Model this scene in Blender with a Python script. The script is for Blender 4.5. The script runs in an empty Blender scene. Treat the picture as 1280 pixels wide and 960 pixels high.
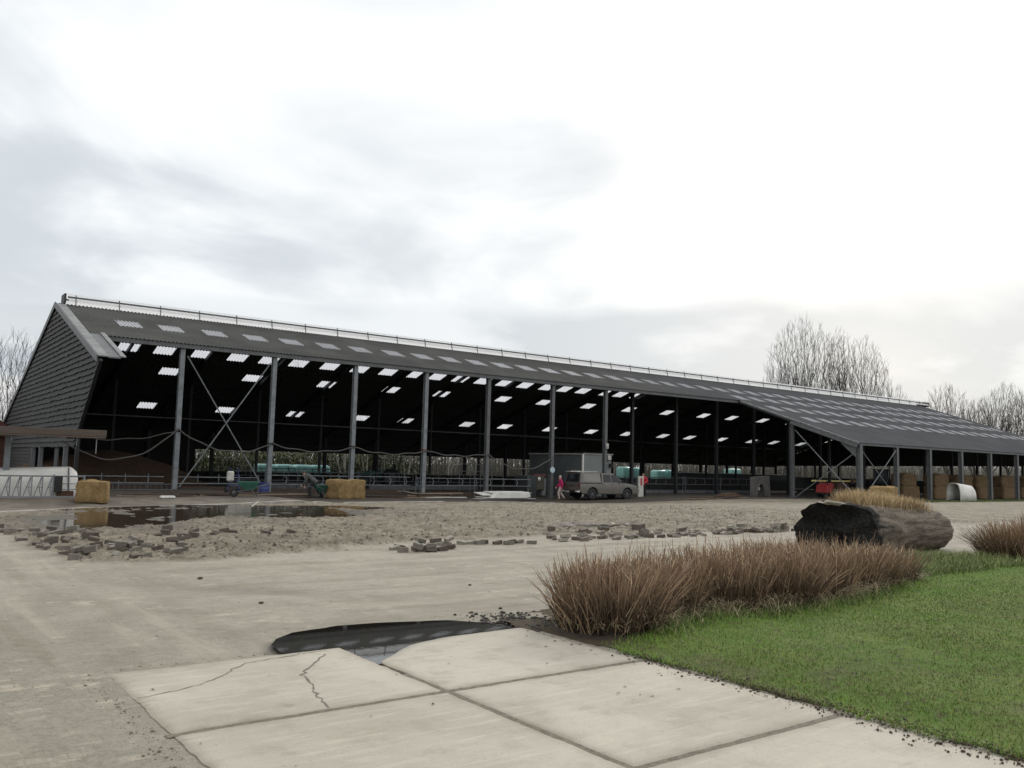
import bpy, bmesh, math, random
import numpy as np
from mathutils import Vector, Matrix
random.seed(7); RNG = np.random.default_rng(7)
scn = bpy.context.scene
COL = scn.collection
R = math.radians
PI = math.pi
BX, BY = 12.96, 46.34            # barn origin: foot of the first front post

# ------------------------------------------------------------------ helpers
def sm(x, a, b):
    t = np.clip((np.asarray(x, float)-a)/(b-a), 0, 1); return t*t*(3-2*t)

def _hash(i, j, seed):
    n = (i*374761393 + j*668265263 + seed*1442695041) & 0xFFFFFFFF
    n = ((n ^ (n >> 13))*1274126177) & 0xFFFFFFFF
    return ((n ^ (n >> 16)) & 0xFFFF)/65535.0

def vnoise(x, y, seed=0):
    x = np.asarray(x, float); y = np.asarray(y, float)
    i = np.floor(x).astype(np.int64); j = np.floor(y).astype(np.int64)
    fx = x-i; fy = y-j
    fx = fx*fx*(3-2*fx); fy = fy*fy*(3-2*fy)
    a = _hash(i, j, seed); b = _hash(i+1, j, seed); c = _hash(i, j+1, seed); d = _hash(i+1, j+1, seed)
    return (a*(1-fx)+b*fx)*(1-fy)+(c*(1-fx)+d*fx)*fy

def fbm(x, y, seed=0, oct=4):
    v = 0; a = .5; s = 0
    for k in range(oct):
        v = v+a*vnoise(np.asarray(x)*2**k+17*k, np.asarray(y)*2**k-9*k, seed+k); s += a; a *= .5
    return v/s

def poly_sd(x, y, P):
    """signed distance to polygon, negative inside"""
    P = np.asarray(P, float); n = len(P)
    d = np.full(x.shape, 1e9); ins = np.zeros(x.shape, bool)
    for k in range(n):
        a = P[k]; b = P[(k+1) % n]; e = b-a
        wx = x-a[0]; wy = y-a[1]
        t = np.clip((wx*e[0]+wy*e[1])/(e@e), 0, 1)
        d = np.minimum(d, (wx-t*e[0])**2+(wy-t*e[1])**2)
        c = ((a[1] <= y) & (b[1] > y)) | ((b[1] <= y) & (a[1] > y))
        with np.errstate(divide='ignore', invalid='ignore'):
            xi = a[0]+(y-a[1])*(b[0]-a[0])/(b[1]-a[1] if b[1] != a[1] else 1e-9)
        ins ^= c & (x < xi)
    return np.where(ins, -1, 1)*np.sqrt(d)

def link(o, parent=None):
    COL.objects.link(o)
    if parent is not None: o.parent = parent
    return o

def tag(o, label=None, cat=None, group=None, kind=None):
    if label: o['label'] = label
    if cat: o['category'] = cat
    if group: o['group'] = group
    if kind: o['kind'] = kind
    return o

def empty(name, loc, rz=0, label=None, cat=None, group=None):
    o = bpy.data.objects.new(name, None); o.empty_display_size = .2
    COL.objects.link(o); o.location = loc; o.rotation_euler = (0, 0, rz)
    return tag(o, label, cat, group)

def children(o): return [c for c in bpy.data.objects if c.parent == o]
def copy_tree(o, parent=None):
    c = o.copy(); COL.objects.link(c); c.parent = parent
    for ch in children(o): copy_tree(ch, c)
    return c

class MB:
    def __init__(s): s.v = []; s.f = []; s.m = []
    def add(s, vs, fs, mi=0):
        o = len(s.v); s.v += [tuple(p) for p in vs]; s.f += [tuple(i+o for i in f) for f in fs]; s.m += [mi]*len(fs); return s
    def box(s, c, size, M=None, mi=0, top=None):
        x, y, z = [q/2 for q in size]; tx, ty = top if top else (1, 1)
        vs = [(-x,-y,-z),(x,-y,-z),(x,y,-z),(-x,y,-z),(-x*tx,-y*ty,z),(x*tx,-y*ty,z),(x*tx,y*ty,z),(-x*tx,y*ty,z)]
        vs = [Vector(p) for p in vs]
        if M is not None: vs = [M @ p for p in vs]
        vs = [p+Vector(c) for p in vs]
        return s.add(vs, [(3,2,1,0),(4,5,6,7),(0,1,5,4),(1,2,6,5),(2,3,7,6),(3,0,4,7)], mi)
    def bar(s, a, b, w, h, mi=0):
        a = Vector(a); b = Vector(b); d = b-a; L = d.length
        q = d.to_track_quat('X', 'Z').to_matrix()
        return s.box((a+b)/2, (L, w, h), q, mi)
    def tube(s, pts, rad, n=6, mi=0, caps=True):
        pts = [Vector(p) for p in pts]; k = len(pts)
        if not hasattr(rad, '__len__'): rad = [rad]*k
        vs = []; fs = []; prev = None
        for i, p in enumerate(pts):
            d = (pts[min(i+1, k-1)]-pts[max(i-1, 0)]); d = d.normalized() if d.length > 1e-9 else Vector((0,0,1))
            if prev is None:
                a = Vector((0,0,1)) if abs(d.z) < .9 else Vector((1,0,0)); u = d.cross(a).normalized()
            else:
                u = (prev-d*prev.dot(d)); u = u.normalized() if u.length > 1e-6 else d.orthogonal().normalized()
            prev = u; w = d.cross(u)
            for j in range(n):
                t = 2*PI*j/n; vs.append(p+(u*math.cos(t)+w*math.sin(t))*rad[i])
        for i in range(k-1):
            for j in range(n):
                fs.append((i*n+j, i*n+(j+1) % n, (i+1)*n+(j+1) % n, (i+1)*n+j))
        if caps: fs += [tuple(range(n-1, -1, -1)), tuple((k-1)*n+j for j in range(n))]
        return s.add(vs, fs, mi)
    def lathe(s, prof, c=(0,0,0), axis='Z', n=20, mi=0, M=None):
        vs = []; fs = []; k = len(prof)
        for (r, h) in prof:
            for j in range(n):
                t = 2*PI*j/n; p = Vector((r*math.cos(t), r*math.sin(t), h))
                if axis == 'Y': p = Vector((p.x, p.z, -p.y))
                if axis == 'X': p = Vector((p.z, p.x, p.y))
                if M is not None: p = M @ p
                vs.append(p+Vector(c))
        for i in range(k-1):
            for j in range(n): fs.append((i*n+j, i*n+(j+1) % n, (i+1)*n+(j+1) % n, (i+1)*n+j))
        return s.add(vs, fs, mi)
    def ball(s, c, r, n=10, mi=0):
        r = r if hasattr(r, '__len__') else (r, r, r)
        vs = []; fs = []; m = n//2+1
        for i in range(m+1):
            a = PI*i/m
            for j in range(n):
                b = 2*PI*j/n
                vs.append((c[0]+r[0]*math.sin(a)*math.cos(b), c[1]+r[1]*math.sin(a)*math.sin(b), c[2]+r[2]*math.cos(a)))
        for i in range(m):
            for j in range(n): fs.append((i*n+j, (i+1)*n+j, (i+1)*n+(j+1) % n, i*n+(j+1) % n))
        return s.add(vs, fs, mi)
    def prism(s, poly, y0, y1, mi=0):
        """poly in x,z extruded along y"""
        n = len(poly)
        vs = [(x, y0, z) for x, z in poly]+[(x, y1, z) for x, z in poly]
        fs = [tuple(range(n)), tuple(range(2*n-1, n-1, -1))]+[((i+1) % n, i, n+i, n+(i+1) % n) for i in range(n)]
        return s.add(vs, fs, mi)
    def build(s, name, mats, parent=None, smooth=False, bevel=0, loc=None, seg=1):
        me = bpy.data.meshes.new(name); me.from_pydata(s.v, [], s.f)
        mats = mats if isinstance(mats, (list, tuple)) else [mats]
        for m in mats: me.materials.append(m)
        me.polygons.foreach_set('material_index', s.m)
        bm = bmesh.new(); bm.from_mesh(me)
        bmesh.ops.remove_doubles(bm, verts=bm.verts, dist=1e-5)
        bmesh.ops.recalc_face_normals(bm, faces=bm.faces)
        if bevel:
            ed = [e for e in bm.edges if len(e.link_faces) == 2 and e.calc_face_angle(0) > .5]
            bmesh.ops.bevel(bm, geom=ed, offset=bevel, segments=seg, affect='EDGES', profile=.5, clamp_overlap=True)
        bm.to_mesh(me); bm.free()
        if smooth:
            me.polygons.foreach_set('use_smooth', [True]*len(me.polygons))
            try: me.set_sharp_from_angle(angle=R(40))
            except Exception: pass
        o = bpy.data.objects.new(name, me); link(o, parent)
        if loc: o.location = loc
        return o

def np_mesh(name, V, F, mats, parent=None, smooth=False, mi=None):
    """F: (n,3) or (n,4) int array"""
    me = bpy.data.meshes.new(name)
    V = np.asarray(V, np.float32); F = np.asarray(F, np.int32); k = F.shape[1]
    me.vertices.add(len(V)); me.vertices.foreach_set('co', V.ravel())
    me.loops.add(F.size); me.loops.foreach_set('vertex_index', F.ravel())
    me.polygons.add(len(F)); me.polygons.foreach_set('loop_start', np.arange(0, F.size, k, dtype=np.int32))
    me.polygons.foreach_set('loop_total', np.full(len(F), k, np.int32))
    for m in (mats if isinstance(mats, (list, tuple)) else [mats]): me.materials.append(m)
    if mi is not None: me.polygons.foreach_set('material_index', np.asarray(mi, np.int32))
    me.polygons.foreach_set('use_smooth', np.full(len(F), bool(smooth)))
    me.update(calc_edges=True); me.validate()
    o = bpy.data.objects.new(name, me); return link(o, parent)

# ------------------------------------------------------------------ materials
class NT:
    def __init__(s, name):
        s.m = bpy.data.materials.new(name); s.m.use_nodes = True; s.t = s.m.node_tree
        s.t.nodes.clear(); s.out = s.n('ShaderNodeOutputMaterial')
    def n(s, ty, **kw):
        nd = s.t.nodes.new(ty)
        for k, v in kw.items():
            if hasattr(nd, k): setattr(nd, k, v)
        return nd
    def l(s, a, b): s.t.links.new(a, b)
    def val(s, inp, v):
        if hasattr(v, 'is_output'): s.l(v, inp)
        else: inp.default_value = v if not (isinstance(v, tuple) and len(v) == 3 and len(inp.default_value) == 4) else (*v, 1)
    def math(s, op, a, b=0.0, clamp=False):
        nd = s.n('ShaderNodeMath', operation=op, use_clamp=clamp); s.val(nd.inputs[0], a); s.val(nd.inputs[1], b); return nd.outputs[0]
    def mix(s, f, a, b, bt='MIX'):
        nd = s.n('ShaderNodeMix', data_type='RGBA', blend_type=bt); s.val(nd.inputs[0], f); s.val(nd.inputs[6], a); s.val(nd.inputs[7], b); return nd.outputs[2]
    def noise(s, vec, scale, detail=4, rough=.55, dist=0):
        nd = s.n('ShaderNodeTexNoise'); nd.inputs['Scale'].default_value = scale; nd.inputs['Detail'].default_value = detail
        nd.inputs['Roughness'].default_value = rough; nd.inputs['Distortion'].default_value = dist
        if vec is not None: s.l(vec, nd.inputs['Vector'])
        return nd.outputs['Fac']
    def ramp(s, f, a, b, lo=0.0, hi=1.0):
        nd = s.n('ShaderNodeMapRange', interpolation_type='SMOOTHSTEP'); s.val(nd.inputs[0], f)
        nd.inputs[1].default_value = a; nd.inputs[2].default_value = b; nd.inputs[3].default_value = lo; nd.inputs[4].default_value = hi
        return nd.outputs[0]
    def coord(s, kind='Object', scale=None):
        o = s.n('ShaderNodeTexCoord').outputs[kind]
        if scale:
            mp = s.n('ShaderNodeMapping'); mp.inputs['Scale'].default_value = scale; s.l(o, mp.inputs[0]); o = mp.outputs[0]
        return o
    def bump(s, h, strength=.3, dist=.02):
        nd = s.n('ShaderNodeBump'); nd.inputs['Strength'].default_value = strength; nd.inputs['Distance'].default_value = dist
        s.l(h, nd.inputs['Height']); return nd.outputs[0]
    def pbr(s, col, rough=.7, metal=0, normal=None, spec=.5):
        b = s.n('ShaderNodeBsdfPrincipled'); s.val(b.inputs['Base Color'], col); s.val(b.inputs['Roughness'], rough)
        b.inputs['Metallic'].default_value = metal; b.inputs['Specular IOR Level'].default_value = spec
        if normal is not None: s.l(normal, b.inputs['Normal'])
        return b
    def done(s, bsdf):
        s.l(bsdf.outputs[0] if hasattr(bsdf, 'outputs') else bsdf, s.out.inputs[0]); return s.m

def pm(name, c1, c2=None, scale=6, rough=.7, metal=0, bump=0, spec=.4, stretch=None, island=0, dist=.02, kind='Object'):
    t = NT(name); c2 = c2 or tuple(.75*x for x in c1)
    v = t.coord(kind, stretch)
    n = t.noise(v, scale, 5, .6)
    col = t.mix(t.ramp(n, .3, .7), c1, c2)
    n2 = t.noise(v, scale*6, 3, .6)
    col = t.mix(t.math('MULTIPLY', t.ramp(n2, .35, .75), .25), col, tuple(.6*x for x in c1))
    if island:
        g = t.n('ShaderNodeNewGeometry').outputs['Random Per Island']
        col = t.mix(t.math('MULTIPLY', g, island), col, tuple(.35*x for x in c2))
    nrm = t.bump(n2, bump, dist) if bump else None
    return t.done(t.pbr(col, rough, metal, nrm, spec))

M = {}
M['galv'] = pm('galvanised_steel', (.22,.235,.25), (.14,.15,.16), 3, .55, .25, 0)
M['steel_dark'] = pm('dark_steel', (.026,.028,.03), (.018,.019,.021), 3, .6)
M['steel_mid'] = pm('grey_steel', (.12,.125,.13), (.08,.085,.09), 3, .55)
M['timber_dark'] = pm('dark_timber', (.03,.027,.024), (.018,.016,.015), 2, .85, stretch=(1,8,8))
M['verge'] = pm('verge_sheet', (.23,.235,.235), (.15,.155,.155), 2, .65)
M['white'] = pm('white_plastic', (.72,.71,.68), (.58,.57,.53), 2, .45)
M['offwhite'] = pm('weathered_white', (.55,.54,.5), (.38,.37,.34), 3, .6)
M['concrete'] = pm('old_concrete', (.30,.28,.25), (.2,.19,.165), 1.2, .85, bump=.3)
M['rubber'] = pm('rubber', (.018,.018,.018), (.03,.028,.025), 8, .8)
M['glass'] = pm('dark_glass', (.02,.024,.028), (.014,.016,.018), 1, .10, spec=.28)
M['rope'] = pm('grey_hose', (.11,.10,.095), (.07,.065,.06), 8, .7)
M['black'] = pm('black_paint', (.012,.012,.013), (.02,.02,.02), 5, .7)
M['teal'] = pm('teal_film', (.20,.40,.37), (.13,.29,.27), 2.5, .35, bump=.4, dist=.05)
M['red'] = pm('red_paint', (.45,.035,.04), (.3,.03,.03), 3, .5)
M['yellow'] = pm('yellow_paint', (.85,.74,.30), (.7,.6,.25), 3, .5)
M['green'] = pm('green_plastic', (.03,.12,.085), (.02,.08,.06), 4, .5)
M['blue'] = pm('blue_paint', (.03,.05,.2), (.03,.04,.12), 4, .5)
M['wood'] = pm('sawn_wood', (.34,.26,.18), (.22,.16,.11), 3, .8, stretch=(1,6,6), island=.6)
M['wood_dark'] = pm('wet_wood', (.09,.06,.045), (.05,.035,.028), 3, .8, stretch=(1,6,6), island=.5)
M['grey_panel'] = pm('grey_panel', (.20,.225,.215), (.17,.19,.185), .8, .55)
M['dark_panel'] = pm('dark_grey_panel', (.045,.052,.055), (.035,.04,.043), .8, .6)
M['rust'] = pm('rusty_steel', (.12,.06,.04), (.07,.04,.03), 6, .8)

def weatherboard():
    t = NT('weathered_boards'); v = t.coord('Object', (1, .6, 7))
    n = t.noise(v, 2.2, 6, .65); n2 = t.noise(v, 11, 4, .6)
    g = t.n('ShaderNodeNewGeometry').outputs['Random Per Island']
    col = t.mix(t.ramp(n, .3, .72), (.062,.063,.062), (.024,.025,.026))
    col = t.mix(t.math('MULTIPLY', g, .6), col, (.026,.028,.03))
    col = t.mix(t.math('MULTIPLY', t.ramp(n2, .58, .75), .5), col, (.15,.15,.148))
    return t.done(t.pbr(col, .8, 0, t.bump(n2, .4, .01), .3))
M['boards'] = weatherboard()

def roof_mat():
    t = NT('fibre_cement_roof'); v = t.coord('Object')
    n = t.noise(v, .35, 5, .6); n2 = t.noise(v, 9, 4, .65)
    mp = t.n('ShaderNodeMapping'); mp.inputs['Scale'].default_value = (1/1.05, 1/1.3, 0); t.l(v, mp.inputs[0])
    wn = t.n('ShaderNodeTexWhiteNoise', noise_dimensions='2D')
    fl = t.n('ShaderNodeVectorMath', operation='FLOOR'); t.l(mp.outputs[0], fl.inputs[0]); t.l(fl.outputs[0], wn.inputs['Vector'])
    sx = t.n('ShaderNodeSeparateXYZ'); t.l(v, sx.inputs[0])
    new = t.ramp(sx.outputs[0], 30, 47)                                  # the sheets farther along are a cleaner, bluer grey
    old = t.mix(t.ramp(n, .3, .7), (.105,.105,.098), (.075,.076,.074))
    newc = t.mix(t.ramp(n, .3, .7), (.098,.10,.104), (.082,.084,.088))
    col = t.mix(new, old, newc)
    col = t.mix(t.math('MULTIPLY', wn.outputs['Value'], .22), col, (.05,.051,.052))
    lich = t.math('MULTIPLY', t.ramp(n2, .55, .75), t.math('SUBTRACT', 1.0, new))
    col = t.mix(t.math('MULTIPLY', lich, .5), col, (.17,.165,.14))
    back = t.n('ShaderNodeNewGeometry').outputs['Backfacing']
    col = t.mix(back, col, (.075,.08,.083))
    return t.done(t.pbr(col, .95, 0, t.bump(n2, .2, .01), 0))
M['roof'] = roof_mat()

def skylight_mat():
    t = NT('translucent_sheet'); v = t.coord('Object'); n = t.noise(v, 2.5, 4)
    d = t.n('ShaderNodeBsdfDiffuse'); sx_ = t.n('ShaderNodeSeparateXYZ'); t.l(v, sx_.inputs[0]); t.l(t.mix(t.ramp(sx_.outputs[0], 38, 46, 0, .62), t.mix(t.ramp(n, .3, .7), (.20,.20,.215), (.14,.14,.15)), (.20,.20,.21)), d.inputs[0])
    tr = t.n('ShaderNodeBsdfTranslucent'); tr.inputs[0].default_value = (.45,.45,.47,1)
    tp = t.n('ShaderNodeBsdfTransparent'); tp.inputs[0].default_value = (.92,.93,.96,1)
    a = t.n('ShaderNodeAddShader'); t.l(d.outputs[0], a.inputs[0]); t.l(tr.outputs[0], a.inputs[1])
    m = t.n('ShaderNodeMixShader'); m.inputs[0].default_value = .27; t.l(a.outputs[0], m.inputs[1]); t.l(tp.outputs[0], m.inputs[2])
    gl = t.n('ShaderNodeBsdfGlossy'); gl.inputs[0].default_value = (.9,.9,.92,1); gl.inputs['Roughness'].default_value = .07
    cn_ = t.n('ShaderNodeCombineXYZ'); cn_.inputs[1].default_value = -.3157; cn_.inputs[2].default_value = .9489; t.l(cn_.outputs[0], gl.inputs['Normal'])
    fr = t.n('ShaderNodeFresnel'); fr.inputs[0].default_value = 1.7
    back = t.n('ShaderNodeNewGeometry').outputs['Backfacing']
    m2 = t.n('ShaderNodeMixShader'); t.l(t.math('MULTIPLY', t.math('MULTIPLY', fr.outputs[0], t.ramp(sx_.outputs[0], 26, 40, .95, .0)), t.math('SUBTRACT', 1.0, back)), m2.inputs[0]); t.l(m.outputs[0], m2.inputs[1]); t.l(gl.outputs[0], m2.inputs[2])
    return t.done(m2)
M['skylight'] = skylight_mat()

def ventfilm_mat():
    t = NT('ridge_sheet')
    d = t.n('ShaderNodeBsdfDiffuse'); d.inputs[0].default_value = (.5,.5,.5,1)
    tr = t.n('ShaderNodeBsdfTranslucent'); tr.inputs[0].default_value = (.5,.5,.5,1)
    tp = t.n('ShaderNodeBsdfTransparent')
    a = t.n('ShaderNodeAddShader'); t.l(d.outputs[0], a.inputs[0]); t.l(tr.outputs[0], a.inputs[1])
    m = t.n('ShaderNodeMixShader'); m.inputs[0].default_value = .12; t.l(a.outputs[0], m.inputs[1]); t.l(tp.outputs[0], m.inputs[2])
    return t.done(m)
M['vent'] = ventfilm_mat()

def straw_mat(name, c1, c2):
    t = NT(name); v = t.coord('Object', (1, 1, 1))
    n = t.noise(v, 5, 6, .7); n2 = t.noise(t.coord('Object', (4, 4, 22)), 6, 5, .7, .6)
    col = t.mix(t.ramp(n, .3, .7), c1, c2)
    col = t.mix(t.math('MULTIPLY', t.ramp(n2, .45, .65), .85), col, tuple(.28*x for x in c1))
    return t.done(t.pbr(col, .9, 0, t.bump(n2, .9, .05), .2))
M['straw'] = straw_mat('straw', (.40,.285,.135), (.24,.15,.065))
M['hay'] = straw_mat('old_hay', (.27,.19,.11), (.185,.125,.07))
M['manure'] = straw_mat('rotted_straw', (.10,.065,.042), (.065,.042,.03))

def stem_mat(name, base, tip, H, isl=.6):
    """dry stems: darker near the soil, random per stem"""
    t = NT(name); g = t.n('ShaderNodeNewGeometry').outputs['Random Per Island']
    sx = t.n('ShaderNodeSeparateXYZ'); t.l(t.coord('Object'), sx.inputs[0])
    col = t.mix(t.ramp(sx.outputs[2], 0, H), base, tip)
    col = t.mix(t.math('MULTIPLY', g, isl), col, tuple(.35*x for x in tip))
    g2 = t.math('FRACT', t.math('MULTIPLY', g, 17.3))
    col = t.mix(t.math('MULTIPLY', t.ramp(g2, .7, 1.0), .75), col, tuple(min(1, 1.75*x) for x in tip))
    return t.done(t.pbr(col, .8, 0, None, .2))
M['stems'] = stem_mat('cut_stems', (.016,.012,.009), (.29,.20,.13), .62, .72)  # near-black base colour paints the shaded gaps low between the stems
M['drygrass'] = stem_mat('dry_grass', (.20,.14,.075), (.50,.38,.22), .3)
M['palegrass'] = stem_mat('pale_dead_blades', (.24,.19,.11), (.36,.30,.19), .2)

def lawn_blade_mat():
    t = NT('lawn_blades'); g = t.n('ShaderNodeNewGeometry').outputs['Random Per Island']; v = t.coord('Object')
    n = t.noise(v, .55, 4, .6, .5); n2 = t.noise(v, 2.6, 4, .65)
    col = t.mix(t.ramp(n, .36, .62), (.12,.20,.03), (.14,.17,.05))
    col = t.mix(t.ramp(n2, .52, .70), col, (.20,.29,.05))
    sx = t.n('ShaderNodeSeparateXYZ'); t.l(v, sx.inputs[0])
    top = t.ramp(t.math('SUBTRACT', sx.outputs[1], t.math('MULTIPLY', sx.outputs[0], .12)), 3.9, 5.4)
    col = t.mix(t.math('MULTIPLY', top, .65), col, (.17,.33,.04))
    g2 = t.math('FRACT', t.math('MULTIPLY', g, 13.7))
    col = t.mix(t.math('MULTIPLY', g, .4), col, (.05,.08,.018))
    col = t.mix(t.ramp(g2, .86, .97), col, (.27,.22,.10))
    return t.done(t.pbr(col, .75, 0, None, .2))
M['lawnblade'] = lawn_blade_mat()
M['weed'] = stem_mat('rough_grass', (.07,.10,.03), (.19,.22,.085), .25, .6)
# ------------------------------------------------------------------ terrain
def mud_edge(x):      # y of the near edge of the torn-up ground
    return np.interp(x, [2.0,3.6,4.4,5.9,8.1,10.4,13.6,17.1,21.7,31,60,100], [13.6,14.05,14.2,14.5,15.15,16.2,16.15,15.5,15.7,15.3,15.3,15.3])
def apron_edge(x):    # y where the concrete in front of the barn begins
    return np.interp(x, [-20,2,3.3,6,9,13.5,20,26.6,36.7,50,90], [29,29.2,29.4,32.2,33.9,35.2,36.9,38.3,40.2,39.5,36.])
NEARP = [(2.93,7.36),(3.10,7.68),(3.43,7.94),(4.0,8.12),(4.6,8.06),(5.11,7.90),(5.31,7.62),(5.75,7.35),(5.13,7.30),(4.55,7.22),(4.1,7.05),(3.75,6.78),(3.5,6.62),(3.5,7.14),(3.2,7.24)]
FARP = [(3.4,25.5),(4.4,27.3),(6.4,29.9),(9.3,31.6),(12.0,31.0),(14.2,31.0),(15.2,29.5),(14.2,27.4),(12.6,25.6),(11.0,25.2),(9.4,24.6),(8.0,25.2),(6.9,23.6),(5.8,22.6),(4.6,21.8),(3.6,21.8),(3.2,23.0)]
MIDP = [(15.4,18.7),(16.4,19.4),(17.3,19.8),(18.9,19.0),(18.1,18.4),(17.1,18.2),(16.2,18.5)]
FAR_LEVEL, NEAR_LEVEL, MID_LEVEL = -.115, -.008, -.028

def base_h(x, y):
    z = -.27*sm(y, 22, 38)-.33*np.exp(-(((x-36.5)/9)**2+((y-43.5)/8)**2))
    return z+.24*sm(-x, -17.5, -14.5)*sm(y, 34.5, 37)

def terrain_h(x, y, masks=False):
    x = np.asarray(x, float); y = np.asarray(y, float)
    z = base_h(x, y)
    w = (fbm(x*1.1, y*1.1, 3, 4)-.5)
    e1 = y-mud_edge(x)-w*1.1                       # >0 : beyond the paving
    e2 = x-np.interp(y, [13,14,15,16.5,20,30], [4.2,3.4,2.8,2.6,2.3,2.2])-w*.6
    e3 = apron_edge(x)-y+w*.5
    mud = sm(e1, -.15, .35)*sm(e2, -.1, .3)*sm(e3, -.1, .25)
    apron = sm(-e3, -.05, .12)*sm(e2, -.5, .5)
    right = sm(x, 27, 34)                          # flatter muddy ground toward the right
    n1 = fbm(x*.9, y*.9, 11, 5); n2 = fbm(x*3.1, y*3.1, 21, 4); n3 = fbm(x*9, y*9, 31, 3)
    ridge = 1-np.abs(2*n2-1)
    n4 = fbm(x*22, y*22, 37, 2); rough = (n1-.5)*.16+(ridge-.7)*.07+(n3-.5)*.13+(n4-.5)*.05
    z = z+mud*(1-.5*right)*rough+mud*.015
    z = z+apron*.03
    pave = (1-mud)*(1-apron)
    z = z+pave*((fbm(x*.5, y*.5, 41, 3)-.5)*.03+(n3-.5)*.004)*sm(y, 2, 9)
    z = z-.03*sm(x, 1.60, 1.66)*sm(-x, -5.54, -5.48)*sm(-y, -7.18, -7.12)
    # wheel gully running beside the drive
    g = np.abs((y-(11.5-(x-3.5)*1.15)))*.66
    gully = np.exp(-(g/.28)**2)*sm(x, .5, 3.5)*sm(-x, -8, -3.5)*pave
    z = z-gully*.025
    wet = np.zeros_like(z)
    sd = poly_sd(x, y, FARP)+(fbm(x*.9, y*.6, 51, 5)-.5)*5.0
    dep = sm(-sd, -1.0, 1.2)
    z = np.where(dep > 0, z*(1-dep)+dep*(FAR_LEVEL-.035+(n2-.5)*.12+(n1-.5)*.10), z); wet = np.maximum(wet, np.maximum(sm(-sd, -1.1, .2), .55*sm(-sd, -3.0, -.6))*mud)
    sd = poly_sd(x, y, MIDP)+(fbm(x*1.6, y*1.6, 52, 3)-.5)*.8
    dep = sm(-sd, -.5, .4)
    z = z*(1-dep)+dep*(MID_LEVEL-.05); wet = np.maximum(wet, sm(-sd, -.6, .1))
    sd = poly_sd(x, y, NEARP)+(fbm(x*3, y*3, 53, 3)-.5)*.07
    dep = sm(-sd, -.28, .12)
    z = z*(1-dep)+dep*(NEAR_LEVEL-.028)+(.012*sm(sd, .0, .35)-.012)*0; wet = np.maximum(wet, sm(-sd, -.10, .02))
    if masks: return z, mud, apron, wet, pave, gully
    return z

def slab_h(x, y, ix):
    """top of a concrete slab; the ones behind the joint sag under the water"""
    z = .010+0*x
    if ix == 1:
        sd = poly_sd(x, y, NEARP)+(fbm(x*2.2, y*2.2, 54, 3)-.5)*.10
        dep = sm(-sd, -.25, .22); z = z*(1-dep)+dep*(NEAR_LEVEL-.022)
    return z+(fbm(x*1.3, y*1.3, 61, 3)-.5)*.006

def make_terrain():
    fwd = R(36.68)
    ang = np.concatenate([np.arange(-180, -62, 4), np.arange(-62, -34, .7), np.arange(-34, 34, .2), np.arange(34, 62, .7), np.arange(62, 180, 4)])
    ang = np.radians(ang)+fwd
    rad = np.concatenate([[.05,.5,1,1.6,2.2], np.exp(np.arange(math.log(2.8), math.log(120), .0052)), np.geomspace(125, 3000, 30)])
    A, RR = np.meshgrid(ang, rad)
    X = np.sin(A)*RR; Y = np.cos(A)*RR
    z, mud, apron, wet, pave, gully = terrain_h(X, Y, True)
    far = sm(RR, 90, 125); z = z*(1-far)+far*(-.35)
    na, nr = len(ang), len(rad)
    V = np.stack([X, Y, z], -1).reshape(-1, 3)
    i = np.arange(nr-1)[:, None]; j = np.arange(na)[None, :]; j2 = (j+1) % na
    F = np.stack([i*na+j, i*na+j2, (i+1)*na+j2, (i+1)*na+j], -1).reshape(-1, 4)
    F = F[:, ::-1]
    o = np_mesh('ground', V, F, ground_mat(), smooth=True)
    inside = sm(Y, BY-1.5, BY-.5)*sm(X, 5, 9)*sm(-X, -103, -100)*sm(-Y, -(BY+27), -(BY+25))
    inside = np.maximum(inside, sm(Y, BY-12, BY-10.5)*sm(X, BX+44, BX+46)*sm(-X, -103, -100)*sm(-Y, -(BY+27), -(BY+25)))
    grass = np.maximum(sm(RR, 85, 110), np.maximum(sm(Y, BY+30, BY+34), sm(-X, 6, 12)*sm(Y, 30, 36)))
    grass = np.maximum(grass, sm(X, 62, 66)*sm(Y, 31.5, 33)*sm(-Y, -36.5, -35))
    for nm, ch in (('zone', (mud, apron, wet, pave)), ('zone_b', (inside, grass, gully, wet))):
        at = o.data.attributes.new(nm, 'FLOAT_COLOR', 'POINT')
        at.data.foreach_set('color', np.stack(ch, -1).reshape(-1).astype(np.float32))
    return tag(o, kind='structure')

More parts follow.
